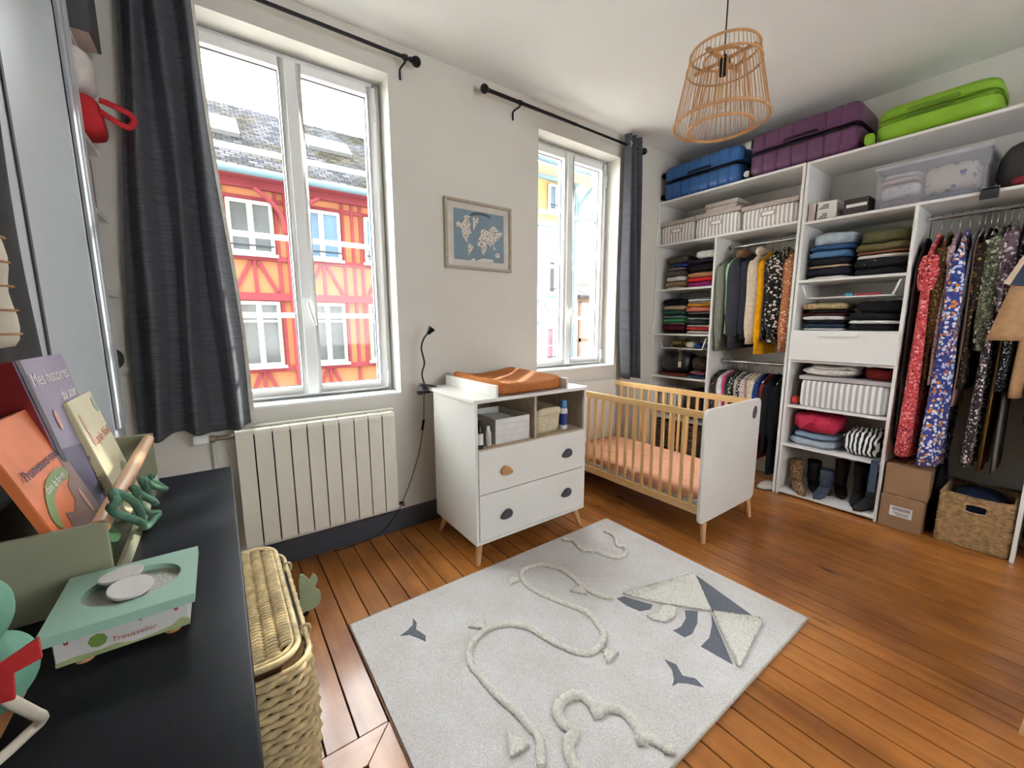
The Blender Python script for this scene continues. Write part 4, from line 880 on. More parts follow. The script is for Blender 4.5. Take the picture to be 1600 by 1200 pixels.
# changing mat
TERRA = mat('terracotta_cotton', '#b5703f', .9, .1, 18, .3, 200, bd=.002, spec=.2)
def matfn(P, u):
    if u[2] > 0:
        P.z += .030*abs(u[0])**3-.012*(1-abs(u[0]))+.012*max(0, u[1])
        P.z += .006*math.sin(P.y*21+P.x*9)*(1-abs(u[0]))
    return P
tag(G().blob((1.217, 1.703, 1.806, 2.392, zt+.0215, zt+.085), (16, 18, 4), 8, .004, 8, 2, fn=matfn).build('changing_mat', TERRA, smooth=True), 'terracotta cotton covered changing mat on the white chest', 'changing mat')
# cubby contents
WB = mat('white_box', '#dcdad6', .6)
t = thing('storage_tray', 'white open storage box in the left cubby of the chest', 'box', (1.32, 2.0, .673))
a = (1.205, 1.445, 1.825, 2.15, .673, .815)
G().box(a[0], a[1], a[2], a[2]+.008, a[4], a[5]).build('front_panel', WB, t, bevel=.002); G().box(a[0], a[1], a[3]-.008, a[3], a[4], a[5]).build('back_panel', WB, t)
for xx in (a[0], a[1]-.008): G().box(xx, xx+.008, a[2]+.008, a[3]-.008, a[4], a[5]).build('side_panel', WB, t, bevel=.001, seg=1)
G().box(a[0]+.008, a[1]-.008, a[2]+.008, a[3]-.008, a[4], a[4]+.006).build('bottom', WB, t)
for q in range(3): G().box(a[0]+.004, a[1]-.004, a[2]-.0012, a[2]+.001, a[4]+.04+q*.035, a[4]+.042+q*.035).build('groove', mat('wb_line', '#c4c1bc', .7), t)
fold_item('nappies', 'stack of white nappies inside the white storage box', 'nappies', None, 1.84, 2.13, .68, .79, mat('nappy', '#e9e7e4', .9), 1.216, 1.434, 130, .006, 5)
# left cubby is in front: bottles
def bottle(label, x, y, z, h, r, mm, capm, cap_h=.03, name='bottle', capr=.6, lab=None):
    t = thing(name, label, 'bottle', (x, y, z), 'bottles in the chest cubbies')
    b = G().lathe([(0, 0), (r*.9, 0), (r, .006), (r, h*.62), (r*.9, h*.72), (r*.45, h*.80), (r*.45, h-cap_h)], (x, y, z), 18).build('body', mm, t, smooth='auto')
    G().lathe([(r*capr, 0), (r*capr, cap_h*.85), (r*capr*.8, cap_h), (0, cap_h)], (x, y, z+h-cap_h), 16).build('cap', capm, t, smooth='auto')
    if lab: G().lathe([(r*1.012, h*.15), (r*1.012, h*.55)], (x, y, z), 18, cap=False).build('label_band', lab, b, smooth=True)
    return t
bottle('dark pump bottle with a white label in the left cubby', 1.098, 1.822, .673, .155, .020, mat('dark_bottle', '#26262a', .2), BLACK, .03, lab=mat('lab_w', '#e4e4e0', .6))
bottle('small clear baby bottle beside the white storage box', 1.165, 1.842, .673, .11, .019, mat('milky', '#c9c6c0', .3), mat('cap_w', '#e6e6e4', .4), .03)
bt = bottle('tall white bottle with a blue cap in the right cubby', 1.755, 1.87, .673, .185, .027, mat('bottle_white', '#e6e8ec', .3), mat('cap_blue', '#3f87c0', .35), .055, capr=.85, lab=mat('lab_blue', '#2c3f86', .4))
t = thing('fabric_basket', 'soft cream fabric basket in the right cubby of the chest', 'basket', (1.59, 2.0, .673))
CF = F('cream_fabric', '#cfc3a6')
g = G(); n = 40
def rr(w_, d_, z, c=(1.606, 1.985), wob=0):
    R = []
    for i in range(n):
        q = 2*math.pi*i/n; ca, sa = math.cos(q), math.sin(q)
        R.append((c[0]+math.copysign(abs(ca)**.35, ca)*w_, c[1]+math.copysign(abs(sa)**.35, sa)*d_, z+wob*math.sin(q*3)))
    return R
g.rings([rr(.095, .14, .673), rr(.103, .15, .70), rr(.105, .155, .77), rr(.108, .16, .825, wob=.008), rr(.10, .152, .825, wob=.008), rr(.097, .147, .76), rr(.093, .138, .69)]); g.build('body', CF, t, smooth=True)
gg = G().rings([rr(.1065, .158, .785, wob=.004), rr(.1105, .162, .79, wob=.004), rr(.1105, .162, .825, wob=.008), rr(.1065, .158, .828, wob=.008)], cap=False); gg.build('folded_rim', CF, t, smooth=True)
fold_item('muslin_cloth', 'grey green muslin cloth in the cream fabric basket', 'cloth', None, 1.87, 2.10, .70, .82, F('muslin', '#8f8d77'), 1.53, 1.68, 133, .008, 3)
# ---------- clip lamp
t = thing('clip_lamp', 'black gooseneck clip lamp on the chest edge', 'lamp', (1.02, 2.36, .945))
G().tube(smoothpath([(1.03, 2.36, .955), (1.015, 2.37, 1.03), (1.035, 2.372, 1.10), (1.02, 2.375, 1.19), (1.035, 2.37, 1.25), (1.07, 2.36, 1.295)], 5), .0055, 8).build('gooseneck', BLACK, t, smooth=True)
G().lathe([(.008, -.045), (.012, -.04), (.024, 0), (.022, .002), (0, .002)], (1.085, 2.355, 1.315), 18, axis=(.55, -.15, .75)).build('lamp_head', BLACK, t, smooth='auto')
g = G().prism([(1.0, 2.34, .975), (1.10, 2.34, .952), (1.10, 2.34, .947), (.985, 2.34, .958)], (0, .035, 0)); g.prism([(.985, 2.34, .905), (1.10, 2.34, .918), (1.10, 2.34, .923), (.975, 2.34, .925)], (0, .035, 0)); g.cyl((1.03, 2.335, .94), (1.03, 2.38, .94), .012, n=12); g.build('clip', BLACK, t)
g = G().tube(smoothpath([(1.03, 2.375, .93), (1.035, 2.40, .85), (1.03, 2.41, .70), (1.0, 2.42, .52), (.95, 2.43, .36), (.90, 2.435, .24), (.85, 2.44, .14), (.74, 2.445, .03), (.62, 2.44, .006), (.45, 2.43, .006)], 6), .0026, 6); g.build('cable', BLACK, t, smooth=True)
G().tube([(1.032, 2.405, .73), (1.022, 2.412, .66)], .008, 8).build('switch', BLACK, t, smooth='auto')

# ================================================================ cot
CT = thing('cot', 'wooden slatted baby cot with white end panels and beech legs', 'cot', (2.61, 1.83, 0))
def panel(y0, y1):
    r = .045; X0, X1, Z0, Z1 = 2.258, 2.962, .127, .842; P = []
    for cx, cz, a0 in ((X1-r, Z1-r, 0), (X0+r, Z1-r, 90), (X0+r, Z0+r, 180), (X1-r, Z0+r, 270)):
        for k in range(7): a = math.radians(a0+15*k); P.append((cx+r*math.cos(a), y0, cz+r*math.sin(a)))
    return G().prism(P, (0, y1-y0, 0)).build('end_panel', LACQ, CT, bevel=.006)
p1 = panel(1.200, 1.222); panel(2.436, 2.458)
P = smoothpath([(2.872+a, 1.1985, .75+b) for a, b in ((-.026, -.03), (-.028, .012), (-.006, .042), (.022, .036), (.028, -.006), (.008, -.04))], 4, True)
G().prism(P, (0, .004, 0)).build('grip_hole', DARKGREY, p1)
for xr in (2.272, 2.925):
    G().box(xr, xr+.022, 1.222, 2.436, .782, .826).build('top_rail', BIRCH, CT, bevel=.004); G().box(xr, xr+.022, 1.222, 2.436, .185, .235).build('bottom_rail', BIRCH, CT, bevel=.003)
    src = None; k = 0
    while 1.279+.0722*k < 2.43:
        y = 1.279+.0722*k
        if src is None: src = G().box(xr+.005, xr+.017, y-.011, y+.011, .235, .782).build('slat', BIRCHZ, CT, bevel=.003)
        else: piece(src, CT, (0, y-1.279, 0))
        k += 1
g = G()
for q in range(9): g.box(2.294, 2.925, 1.28+q*.135, 1.33+q*.135, .200, .214)
g = G().box(2.296, 2.923, 1.224, 2.434, .198, .212); g.build('mattress_base', LAM, CT)
for fx, tx in ((2.310, 2.325), (2.910, 2.895)):
    for fy, ty in ((1.196, 1.211), (2.462, 2.447)): leg(CT, fx, fy, tx, ty, .127, .014, .019)
mt = thing('cot_mattress', 'cot mattress with a peach terracotta fitted sheet', 'mattress', (2.61, 1.83, .213))
G().blob((2.301, 2.918, 1.228, 2.43, .213, .26), (10, 20, 4), 14, 0).build('core', stripes('matt_ticking', '#ecebea', '#8fa0b0', 2, .016, .8), mt, smooth='auto')
def shfn(P, u):
    if abs(u[0]) > .9 and u[2] < 0: P.z += .012*math.sin(P.y*7)
    return P
G().blob((2.298, 2.921, 1.226, 2.432, .243, .325), (12, 24, 5), 10, .004, 7, 4, fn=shfn).build('fitted_sheet', mat('peach_cotton', '#dba286', .92, .08, 14, .35, 60, bd=.003, spec=.15), mt, smooth=True)

# ================================================================ radiator
RAD = thing('radiator', 'cream panel radiator under the left window', 'radiator', (.425, 2.41, .18))
RC = mat('rad_cream', '#e6e2d4', .35, .015, 4); DG = mat('rad_gap_shade', '#26241f', .8)
rx0, rx1 = .022, .832; n = 10; wdt = (rx1-rx0)/n
G().box(rx0+.004, rx1-.004, 2.405, 2.44, .19, .80).build('core', DG, RAD)  # core coloured near black to stand for shade between the panels
src = None
for i in range(n):
    xa = rx0+i*wdt
    if src is None:
        src = G().prism([(xa+.003, 2.372, .19), (xa+.003, 2.366, .21), (xa+.003, 2.366, .785), (xa+.003, 2.378, .812), (xa+.003, 2.44, .818), (xa+.003, 2.44, .806), (xa+.003, 2.395, .80), (xa+.003, 2.395, .19)], (wdt-.006, 0, 0)).build('radiator_panel', RC, RAD, bevel=.002)
    else: piece(src, RAD, (i*wdt, 0, 0))
for i in range(1, n): G().box(rx0+i*wdt-.004, rx0+i*wdt+.004, 2.376, 2.43, .79, .812).build('header_link', RC, RAD, bevel=.002)
G().tube([(rx0, 2.42, .825), (rx1-.01, 2.42, .825), (rx1+.012, 2.43, .818)], .007, 8).build('header_pipe', RC, RAD, smooth=True)
v = G().cyl((-.06, 2.405, .788), (rx0+.01, 2.405, .788), .011, n=10).build('valve', mat('nickel', '#8c8579', .35, metal=.8), RAD, smooth='auto')
G().cyl((-.075, 2.405, .788), (-.055, 2.405, .788), .018, n=12).build('valve_nut', mat('brassy', '#a8977a', .35, metal=.8), v, smooth='auto')
G().lathe([(0, 0), (.02, 0), (.022, .01), (.022, .05), (.017, .06), (0, .062)], (-.078, 2.405, .788), 16, axis=(-1, 0, 0)).build('thermostat_head', mat('thermo', '#e9e9e6', .4), v, smooth='auto')
G().tube(smoothpath([(-.065, 2.405, .788), (-.065, 2.43, .785), (-.065, 2.455, .70), (-.065, 2.455, .14)], 4), .008, 8).build('supply_pipe', WALL, RAD, smooth=True)
lv = G().cyl((rx1-.004, 2.41, .205), (.865, 2.41, .205), .010, n=10).build('return_valve', mat('nickel', '#8c8579'), RAD, smooth='auto'); G().cyl((.862, 2.41, .205), (.862, 2.378, .205), .013, n=10).build('valve_cap', mat('old_brass', '#6a5238', .4, metal=.5), lv, smooth='auto')

# ================================================================ curtains and rods
t_ = NT('curtain_linen'); vv = t_.co((9, 9, 320)); f1 = t_.noise(vv, 1.0, 3)
t_.l(t_.ramp(f1, [(.25, '#424348'), (.75, '#66686f')]), t_.b.inputs['Base Color']); t_.b.inputs['Roughness'].default_value = .9; t_.b.inputs['Specular IOR Level'].default_value = .2; t_.bump(f1, .25, .002); CURT = t_.m
LIN = F('curtain_lining', '#d2cec6')
def rod(label, xa, xb, brackets):
    t = thing('curtain_rod', label, 'curtain rod', ((xa+xb)/2, 2.39, 2.822))
    G().cyl((xa, 2.39, 2.822), (xb, 2.39, 2.822), .0095, n=12).build('pole', BLACK, t, smooth='auto'); 
    xm = xa+(xb-xa)*.5
    G().cyl((xa, 2.39, 2.822), (xm, 2.39, 2.822), .012, n=12).build('outer_pole', BLACK, t, smooth='auto')
    for x, s in ((xa, -1), (xb, 1)):
        fnl = G().lathe([(0, -.028), (.014, -.025), (.026, -.008), (.028, .006), (.022, .02), (.010, .028), (0, .03)], (x+s*.035, 2.39, 2.822), 18, axis=(s, 0, 0)).build('finial', BLACK, t, smooth=True)
        G().cyl((x, 2.39, 2.822), (x+s*.016, 2.39, 2.822), .014, n=12).build('collar', BLACK, fnl, smooth='auto')
    for x in brackets:
        b = G().tube(smoothpath([(x, 2.39, 2.812), (x, 2.40, 2.80), (x, 2.46, 2.80), (x, 2.474, 2.79), (x, 2.474, 2.745)], 4), .006, 8).build('bracket', BLACK, t, smooth=True)
        G().cyl((x-.012, 2.39, 2.822), (x+.012, 2.39, 2.822), .0155, n=12).build('bracket_ring', BLACK, b, smooth='auto')
    return t
rod('black curtain rod over the left window with round finial', -.62, 1.018, (.99, -.5)); rod('black curtain rod over the right window', 1.552, 3.11, (1.80, 3.0))
def curtain(label, top, bot, zt, zb, nf, amp, seed, rings, flare_pow=1.0, lining_right=True):
    c = thing('curtain', label, 'curtain', ((top[0]+top[1])/2, 2.39, zb), None); R = random.Random(seed); ph = [R.uniform(0, 6.28) for _ in range(5)]
    def pos(u, v, dy=0):
        a = top[0]+(bot[0]-top[0])*v**flare_pow; b = top[1]+(bot[1]-top[1])*v**flare_pow; x = a+(b-a)*u
        am = amp*(.75+.5*v)
        y = 2.39+am*math.sin(u*nf*2*math.pi+ph[0]+.5*math.sin(v*3+ph[1]))+.012*math.sin(u*nf*4.1*math.pi+ph[2]+v*2)*v
        return Vector((x+.008*math.sin(v*7+u*9), min(y+dy, W-.055), zt+(zb-zt)*v+.012*v*math.sin(u*11+ph[3])))
    o = G().grid(lambda u, v: pos(u, v), 90, 40).build('cloth', CURT, c, smooth=True); m_ = o.modifiers.new('thickness', 'SOLIDIFY'); m_.thickness = .004
    o = G().grid(lambda u, v: pos(.965+.035*u, v, .005)+Vector((.007*u, 0, 0)), 6, 40).build('lining', LIN, c, smooth=True); m_ = o.modifiers.new('thickness', 'SOLIDIFY'); m_.thickness = .002
    for (gx, gy) in rings:
        G().tube([(gx, gy+.023*math.cos(a)*.9, 2.822+.023*math.sin(a)) for a in [i*math.pi/8 for i in range(16)]], .0055, 6, True).build('eyelet', CHROME, c, smooth=True)
    return c
curtain('dark grey linen curtain gathered at the left window', (-.20, .03), (-.335, .115), 2.86, .83, 3.0, .045, 3, ((.0, 2.385),), .9)
curtain('dark grey linen curtain between right window and wardrobe', (2.905, 3.11), (2.97, 3.20), 2.905, .85, 3.0, .042, 11, ((2.93, 2.37), (2.99, 2.40)))

# ================================================================ pendant lamp
PL = thing('pendant_lamp', 'bamboo pendant lamp with two nested open cages', 'lamp', (2.15, 1.18, 2.30))
BAM = mat('bamboo', '#c69562', .5, .12, 30); cx, cy = 2.15, 1.18
G().cyl((cx, cy, 2.645), (cx, cy, HC), .0035, n=8).build('cord', BLACK, PL, smooth='auto'); G().lathe([(0, -.008), (.05, -.008), (.055, 0)], (cx, cy, HC), 18).build('ceiling_rose', mat('rose_black', '#2a2a2a', .5), PL, smooth='auto')
def cage(name, rt_, zt_, rb, zb_, nr, ring_w, rib):
    sh = G().tube([(cx+rb*math.cos(a), cy+rb*math.sin(a), zb_) for a in [i*2*math.pi/48 for i in range(48)]], .007, 6, True, flat=1.1).build(name, BAM, PL, smooth=True)
    G().tube([(cx+rt_*math.cos(a), cy+rt_*math.sin(a), zt_) for a in [i*2*math.pi/48 for i in range(48)]], .006, 6, True).build('top_ring', BAM, sh, smooth=True)
    base = None
    for i in range(nr):
        a = i*2*math.pi/nr; ca, sa = math.cos(a), math.sin(a)
        G().tube([(cx+rt_*ca, cy+rt_*sa, zt_), (cx+rb*ca, cy+rb*sa, zb_)], rib, 5).build('rib', BAM, sh)
    return sh
o1 = cage('outer_shade', .155, 2.665, .218, 2.345, 52, .012, .0019)
zz = 2.60; rb_ = .155+(.218-.155)*(2.665-zz)/.32
G().tube([(cx+rb_*math.cos(a), cy+rb_*math.sin(a), zz) for a in [i*2*math.pi/48 for i in range(48)]], .005, 6, True).build('middle_ring', BAM, o1, smooth=True)
cage('inner_shade', .092, 2.63, .150, 2.315, 40, .012, .0019)
G().box(cx-.155, cx+.155, cy-.012, cy+.012, 2.625, 2.631).build('cross_bar', BAM, PL); G().box(cx-.012, cx+.012, cy-.155, cy+.155, 2.625, 2.631).build('cross_bar', BAM, PL)
sk = G().lathe([(0, 2.655), (.012, 2.65), (.02, 2.632), (.03, 2.625), (.03, 2.615), (.019, 2.612), (.019, 2.56), (0, 2.56)], (cx, cy, 0), 18).build('socket', mat('socket_black', '#1c1a1a', .4), PL, smooth='auto')
bm_ = clear('bulb_glass', (1, .96, .88), .3, .03)
G().lathe([(.012, 2.56), (.016, 2.54), (.034, 2.49), (.04, 2.455), (.034, 2.425), (.018, 2.41), (0, 2.405)], (cx, cy, 0), 20).build('bulb', bm_, PL, smooth=True)
G().tube([(cx-.008, cy, 2.55), (cx-.012, cy, 2.47), (cx-.004, cy, 2.52), (cx+.004, cy, 2.47), (cx+.012, cy, 2.52), (cx+.008, cy, 2.55)], .0012, 5).build('filament', mat('filament', '#d9a85a', .3), PL)

# ================================================================ framed map
FM = thing('framed_map', 'framed blue illustrated world map between the windows', 'picture', (1.50, W, 1.71))
fx0, fx1, fz0, fz1 = 1.247, 1.772, 1.708, 2.150; FR = wood('frame_wood', '#a89c86', '#bcb19c', axis=0, scale=.8, rough=.5); yb_ = W-.003; t = .018
for (a, b, c, d) in ((fx0, fx1, fz1-t, fz1), (fx0, fx1, fz0, fz0+t), (fx0, fx0+t, fz0+t, fz1-t), (fx1-t, fx1, fz0+t, fz1-t)): G().box(a, b, W-.026, yb_, c, d).build('frame_bar', FR, FM, bevel=.0015, seg=1)
G().box(fx0+t, fx1-t, W-.010, yb_, fz0+t, fz1-t).build('mount', mat('mount_card', '#ddd6cc', .8), FM)
mx0, mx1, mz0, mz1 = fx0+.068, fx1-.06, fz0+.060, fz1-.058
pr = G().box(mx0, mx1, W-.0115, W-.0098, mz0, mz1).build('map_print', mat('map_blue', '#8097a5', .7, .05, 20), FM)
MW = spots('map_cream', '#e6ded2', ['#4f4a4a', '#6b5d55', '#8b8178', '#3f4448'], 75, .34); MC = mat('map_plain', '#e6dfd6', .7)
def land(pts, mm=MW): G().prism([(mx0+(mx1-mx0)*a, W-.0122, mz0+(mz1-mz0)*b) for a, b in pts], (0, .001, 0)).build('landmass', mm, pr)
def Q(L): return [((px-215)/645, None, px, py) for px, py in L]
def mp(px, py):   # crop pixel to print fraction (the map print corners as seen)
    u = (px-215)/640; top_ = 280+u*125; bot_ = 910+u*60; return (u, 1-(py-top_)/(bot_-top_))
land([mp(*p) for p in [(245, 470), (265, 450), (300, 470), (330, 455), (340, 430), (370, 430), (395, 440), (420, 480), (415, 540), (430, 600), (400, 610), (390, 650), (370, 660), (385, 700), (365, 700), (345, 670), (325, 640), (305, 570), (290, 510), (260, 520), (245, 500)]])
land([mp(*p) for p in [(320, 420), (350, 380), (380, 375), (420, 400), (400, 425), (370, 430)]]); land([mp(*p) for p in [(445, 410), (485, 395), (520, 415), (515, 470), (485, 510), (455, 565), (448, 500), (455, 460)]])
land([mp(*p) for p in [(375, 740), (405, 715), (430, 745), (455, 765), (430, 810), (405, 840), (380, 895), (385, 820), (380, 775)]])
land([mp(*p) for p in [(540, 590), (575, 535), (600, 560), (640, 575), (690, 530), (720, 515), (760, 560), (840, 605), (830, 640), (800, 650), (770, 690), (740, 700), (715, 745), (690, 735), (672, 770), (650, 730), (620, 720), (600, 680), (560, 690), (520, 680), (515, 650), (545, 640)]])
land([mp(*p) for p in [(500, 720), (520, 695), (560, 690), (600, 700), (625, 730), (620, 790), (600, 830), (575, 865), (555, 830), (545, 770), (510, 755)]]); land([mp(*p) for p in [(730, 860), (760, 840), (800, 855), (800, 890), (775, 900), (735, 895)]]); land([mp(*p) for p in [(715, 750), (740, 780), (735, 810), (712, 800)]])
land([mp(*p) for p in [(225, 915), (400, 930), (455, 900), (480, 935), (560, 905), (700, 920), (720, 945), (700, 955), (460, 935), (300, 920)]], MC)
G().prism([(mx0+(mx1-mx0)*a, W-.0122, mz0+(mz1-mz0)*b) for a, b in [mp(*p) for p in [(405, 385), (440, 350), (520, 345), (600, 360), (650, 385), (690, 430), (660, 420), (600, 395), (520, 380), (450, 385)]]], (0, .001, 0)).build('banner', mat('map_dark', '#4e5e68', .7), pr)
G().box(fx0+t, fx1-t, W-.0145, W-.0135, fz0+t, fz1-t).build('glazing', clear('picture_glass', (1, 1, 1), .06), FM)
# ================================================================ rug
RG_ = thing('rug', 'pale grey rug with a tufted kite, clouds and birds', 'rug', (1.218, 1.158, 0))
t_ = NT('rug_weave'); n1 = t_.noise(t_.co(), 330, 3); n2 = t_.noise(t_.co(), 5, 3)
c1 = t_.ramp(n1, [(.3, '#bcb8b6'), (.7, '#f0eeee')]); c2 = t_.ramp(n2, [(.3, '#f2eeea'), (.7, '#ffffff')])
mm_ = t_.n('ShaderNodeMixRGB'); mm_.blend_type = 'MULTIPLY'; mm_.inputs[0].default_value = 1; t_.l(c1, mm_.inputs[1]); t_.l(c2, mm_.inputs[2]); t_.l(mm_.outputs[0], t_.b.inputs['Base Color']); t_.b.inputs['Roughness'].default_value = .95; t_.b.inputs['Specular IOR Level'].default_value = .1; t_.bump(n1, .5, .003)
RUGM = t_.m
G().box(.367, 2.069, .566, 1.751, 0, .011).build('base', RUGM, RG_, bevel=.003)
EDGE = mat('rug_binding', '#cbc5ba', .9, .1, 60)
G().tube([(.366, .565, .0065), (2.070, .565, .0065), (2.070, 1.752, .0065), (.366, 1.752, .0065)], .0062, 8, True).build('binding', EDGE, RG_, smooth=True)
PILE = mat('tufted_cream', '#e4e0d6', .95, .12, 90, .9, 120, bd=.008, spec=.1); GREYF = mat('rug_grey', '#6c7079', .95, .25, 160, .4, 300, bd=.002, spec=.1)
STRING = [(0.68, 0.792), (0.729, 0.867), (0.727, 0.903), (0.723, 0.969), (0.709, 1.038), (0.7, 1.108), (0.697, 1.178), (0.695, 1.239), (0.719, 1.299), (0.762, 1.337), (0.83, 1.362), (0.901, 1.35), (0.958, 1.316), (1.004, 1.251), (1.022, 1.172), (1.055, 1.075), (1.096, 1.019), (1.143, 1.005), (1.203, 1.017), (1.243, 1.047), (1.262, 1.095), (1.277, 1.167), (1.259, 1.232), (1.232, 1.291), (1.204, 1.368), (1.183, 1.441), (1.181, 1.526), (1.211, 1.594), (1.259, 1.619), (1.33, 1.604), (1.381, 1.554), (1.411, 1.483), (1.412, 1.402), (1.397, 1.326), (1.404, 1.259), (1.423, 1.207), (1.459, 1.171)]
CLOUD1 = [(1.025, 0.585), (1.038, 0.605), (1.027, 0.633), (1.007, 0.663), (0.978, 0.665), (1.006, 0.678), (1.018, 0.709), (1.02, 0.754), (0.999, 0.793), (0.966, 0.812), (0.931, 0.809), (0.947, 0.821), (0.954, 0.85), (0.945, 0.893), (0.904, 0.917), (0.857, 0.911), (0.828, 0.884), (0.825, 0.844), (0.841, 0.815), (0.798, 0.8), (0.773, 0.77), (0.761, 0.734), (.775, .69), (.81, .66)]
CLOUD2 = [(1.63, 1.719), (1.666, 1.662), (1.64, 1.563), (1.693, 1.511), (1.709, 1.444), (1.752, 1.386), (1.822, 1.389), (1.867, 1.441), (1.845, 1.471), (1.898, 1.524), (1.927, 1.582), (1.914, 1.642)]
def tuft(pts, r, seed, name):
    P = smoothpath([(a, b, .0135) for a, b in pts], 8); g = G(); R = random.Random(seed); N = 9; vs = []
    # resample densely and lump the surface
    D = [P[0]]
    for p in P[1:]:
        while (p-D[-1]).length > .008: D.append(D[-1]+(p-D[-1]).normalized()*.007)
    g.tube(D, r, N, flat=.75)
    g.v = [tuple(Vector(v)+Vector((R.uniform(-1, 1), R.uniform(-1, 1), R.uniform(-.6, 1)))*.0022) for v in g.v]
    g.v = [(x, y, max(z, .0112)) for x, y, z in g.v]
    return g.build(name, PILE, RG_, smooth=True)
tuft(STRING, .0155, 1, 'tufted_string'); tuft(CLOUD1, .019, 2, 'tufted_cloud'); tuft(CLOUD2, .016, 3, 'tufted_cloud')
def patch(pts, mm, h, name, lump=0):
    P = [Vector((a, b, .0112)) for a, b in pts]
    if not lump: return G().prism(P, (0, 0, h)).build(name, mm, RG_)
    # filled tufted patch: clipped lattice with rough top
    bm = bmesh.new(); f = bm.faces.new([bm.verts.new(p) for p in P]); e = bmesh.ops.extrude_face_region(bm, geom=[f])
    for v in [q for q in e['geom'] if isinstance(q, bmesh.types.BMVert)]: v.co.z += h
    bmesh.ops.triangulate(bm, faces=bm.faces)
    for _ in range(6):
        es = [q for q in bm.edges if q.calc_length() > .011]
        if not es: break
        bmesh.ops.subdivide_edges(bm, edges=es, cuts=1); bmesh.ops.triangulate(bm, faces=[q for q in bm.faces if len(q.verts) > 3])
    R = random.Random(len(pts))
    for v in bm.verts:
        if v.co.z > .0113+h*.5: v.co += Vector((R.uniform(-.002, .002), R.uniform(-.002, .002), R.uniform(-.004, .002)))
    bm.verts.index_update()
    g = G(); g.add([v.co.copy() for v in bm.verts], [tuple(v.index for v in q.verts) for q in bm.faces]); bm.free()
    return g.build(name, mm, RG_, smooth=True)
KA = [(1.518, 1.167), (1.96, 1.049), (1.751, 0.843), (1.631, 0.98), (1.543, 1.109)]; KB = [(1.96, 1.049), (1.875, 0.706), (1.755, 0.843)]
KC = [(1.756, 0.836), (1.888, 0.689), (1.849, 0.668), (1.538, 0.615), (1.535, 0.629), (1.701, 0.792)]; KD_ = [(1.734, 0.834), (1.53, 0.639), (1.515, 0.762), (1.589, 0.766), (1.671, 0.798)]
KE = [(1.661, 0.922), (1.703, 0.883), (1.631, 0.843), (1.553, 0.822), (1.507, 0.829), (1.502, 0.881), (1.546, 0.873), (1.614, 0.888)]
KF = [(1.606, 0.998), (1.642, 0.954), (1.587, 0.925), (1.515, 0.927), (1.48, 0.969), (1.48, 1.002), (1.532, 0.982)]
KG = [(1.468, 1.164), (1.51, 1.153), (1.534, 1.103), (1.571, 1.033), (1.538, 1.021), (1.486, 1.041), (1.467, 1.1)]
B1 = [(0.61, 1.623), (0.612, 1.584), (0.594, 1.549), (0.613, 1.49), (0.6, 1.46), (0.582, 1.497), (0.559, 1.536), (0.524, 1.554), (0.561, 1.565), (0.593, 1.582)]
B2 = [(1.335, 0.812), (1.35, 0.77), (1.323, 0.726), (1.351, 0.691), (1.341, 0.652), (1.306, 0.698), (1.282, 0.718), (1.252, 0.724), (1.282, 0.736), (1.314, 0.765)]
for p, mm, h, nm, l in ((KA, PILE, .011, 'kite_panel', 1), (KC, PILE, .011, 'kite_panel', 1), (KF, PILE, .011, 'kite_panel', 1), (KB, GREYF, .0015, 'kite_panel', 0), (KD_, GREYF, .0015, 'kite_panel', 0), (KE, GREYF, .0015, 'kite_panel', 0), (KG, GREYF, .0015, 'kite_panel', 0), (B1, GREYF, .0015, 'bird', 0), (B2, GREYF, .0015, 'bird', 0)): patch(p, mm, h, nm, l)
for p in ([(1.316, 1.334), (1.404, 1.332), (1.367, 1.267)], [(1.165, 0.989), (1.213, 0.941), (1.132, 0.932)], [(1.139, 1.612), (1.178, 1.55), (1.103, 1.551)], [(0.784, 1.421), (0.872, 1.428), (0.843, 1.36)], [(0.66, 0.943), (0.688, 0.863), (0.619, 0.868)]): patch(p, PILE, .012, 'bow', 1)

# ================================================================ wicker hamper and toy
HM = thing('wicker_hamper', 'pale wicker laundry hamper with a woven lid by the mantelpiece', 'hamper', (-.02, 1.5, 0))
WK = mat('wicker', '#d0ba8c', .7, .25, 35, .5, 120, bd=.002); WK2 = mat('wicker_dark', '#6b4f2a', .9, .2)
hx0, hx1, hy0, hy1, hz = -.19, .135, 1.16, 1.84, .43
def rrect(x0, x1, y0, y1, r, z, n=12, dens=.012):
    P = []
    for cx_, cy_, a0 in ((x1-r, y1-r, 0), (x0+r, y1-r, 90), (x0+r, y0+r, 180), (x1-r, y0+r, 270)):
        for k in range(n+1): a = math.radians(a0+90*k/n); P.append(Vector((cx_+r*math.cos(a), cy_+r*math.sin(a), z)))
    out = []
    for i, p in enumerate(P):
        q = P[(i+1) % len(P)]; m_ = max(1, int((q-p).length/dens))
        for j in range(m_): out.append(p+(q-p)*j/m_)
    return out
G().rings([rrect(hx0+.008, hx1-.008, hy0+.008, hy1-.008, .07, 0), rrect(hx0+.008, hx1-.008, hy0+.008, hy1-.008, .07, hz-.03)]).build('liner', WK2, HM)
g = G(); rows = 17
cxh, cyh = (hx0+hx1)/2, (hy0+hy1)/2
for q in range(rows):
    z = .012+q*(hz-.04)/rows; P = rrect(hx0, hx1, hy0, hy1, .075, z); out = []
    bul = .012*math.sin(math.pi*(q+.5)/rows)
    for i, p in enumerate(P):
        d = Vector((p.x-cxh, (p.y-cyh)*.45, 0)).normalized(); out.append(p+d*(bul+.0055*math.sin(i*2*math.pi/4.0+q*math.pi)))
    g.tube(out, .0115, 6, True, flat=.9)
stuff(g.build('side_weave', WK, HM, smooth=True))
G().tube(rrect(hx0-.004, hx1+.004, hy0-.004, hy1+.004, .075, hz-.03), .0075, 6, True).build('body_rim', WK, HM, smooth=True)
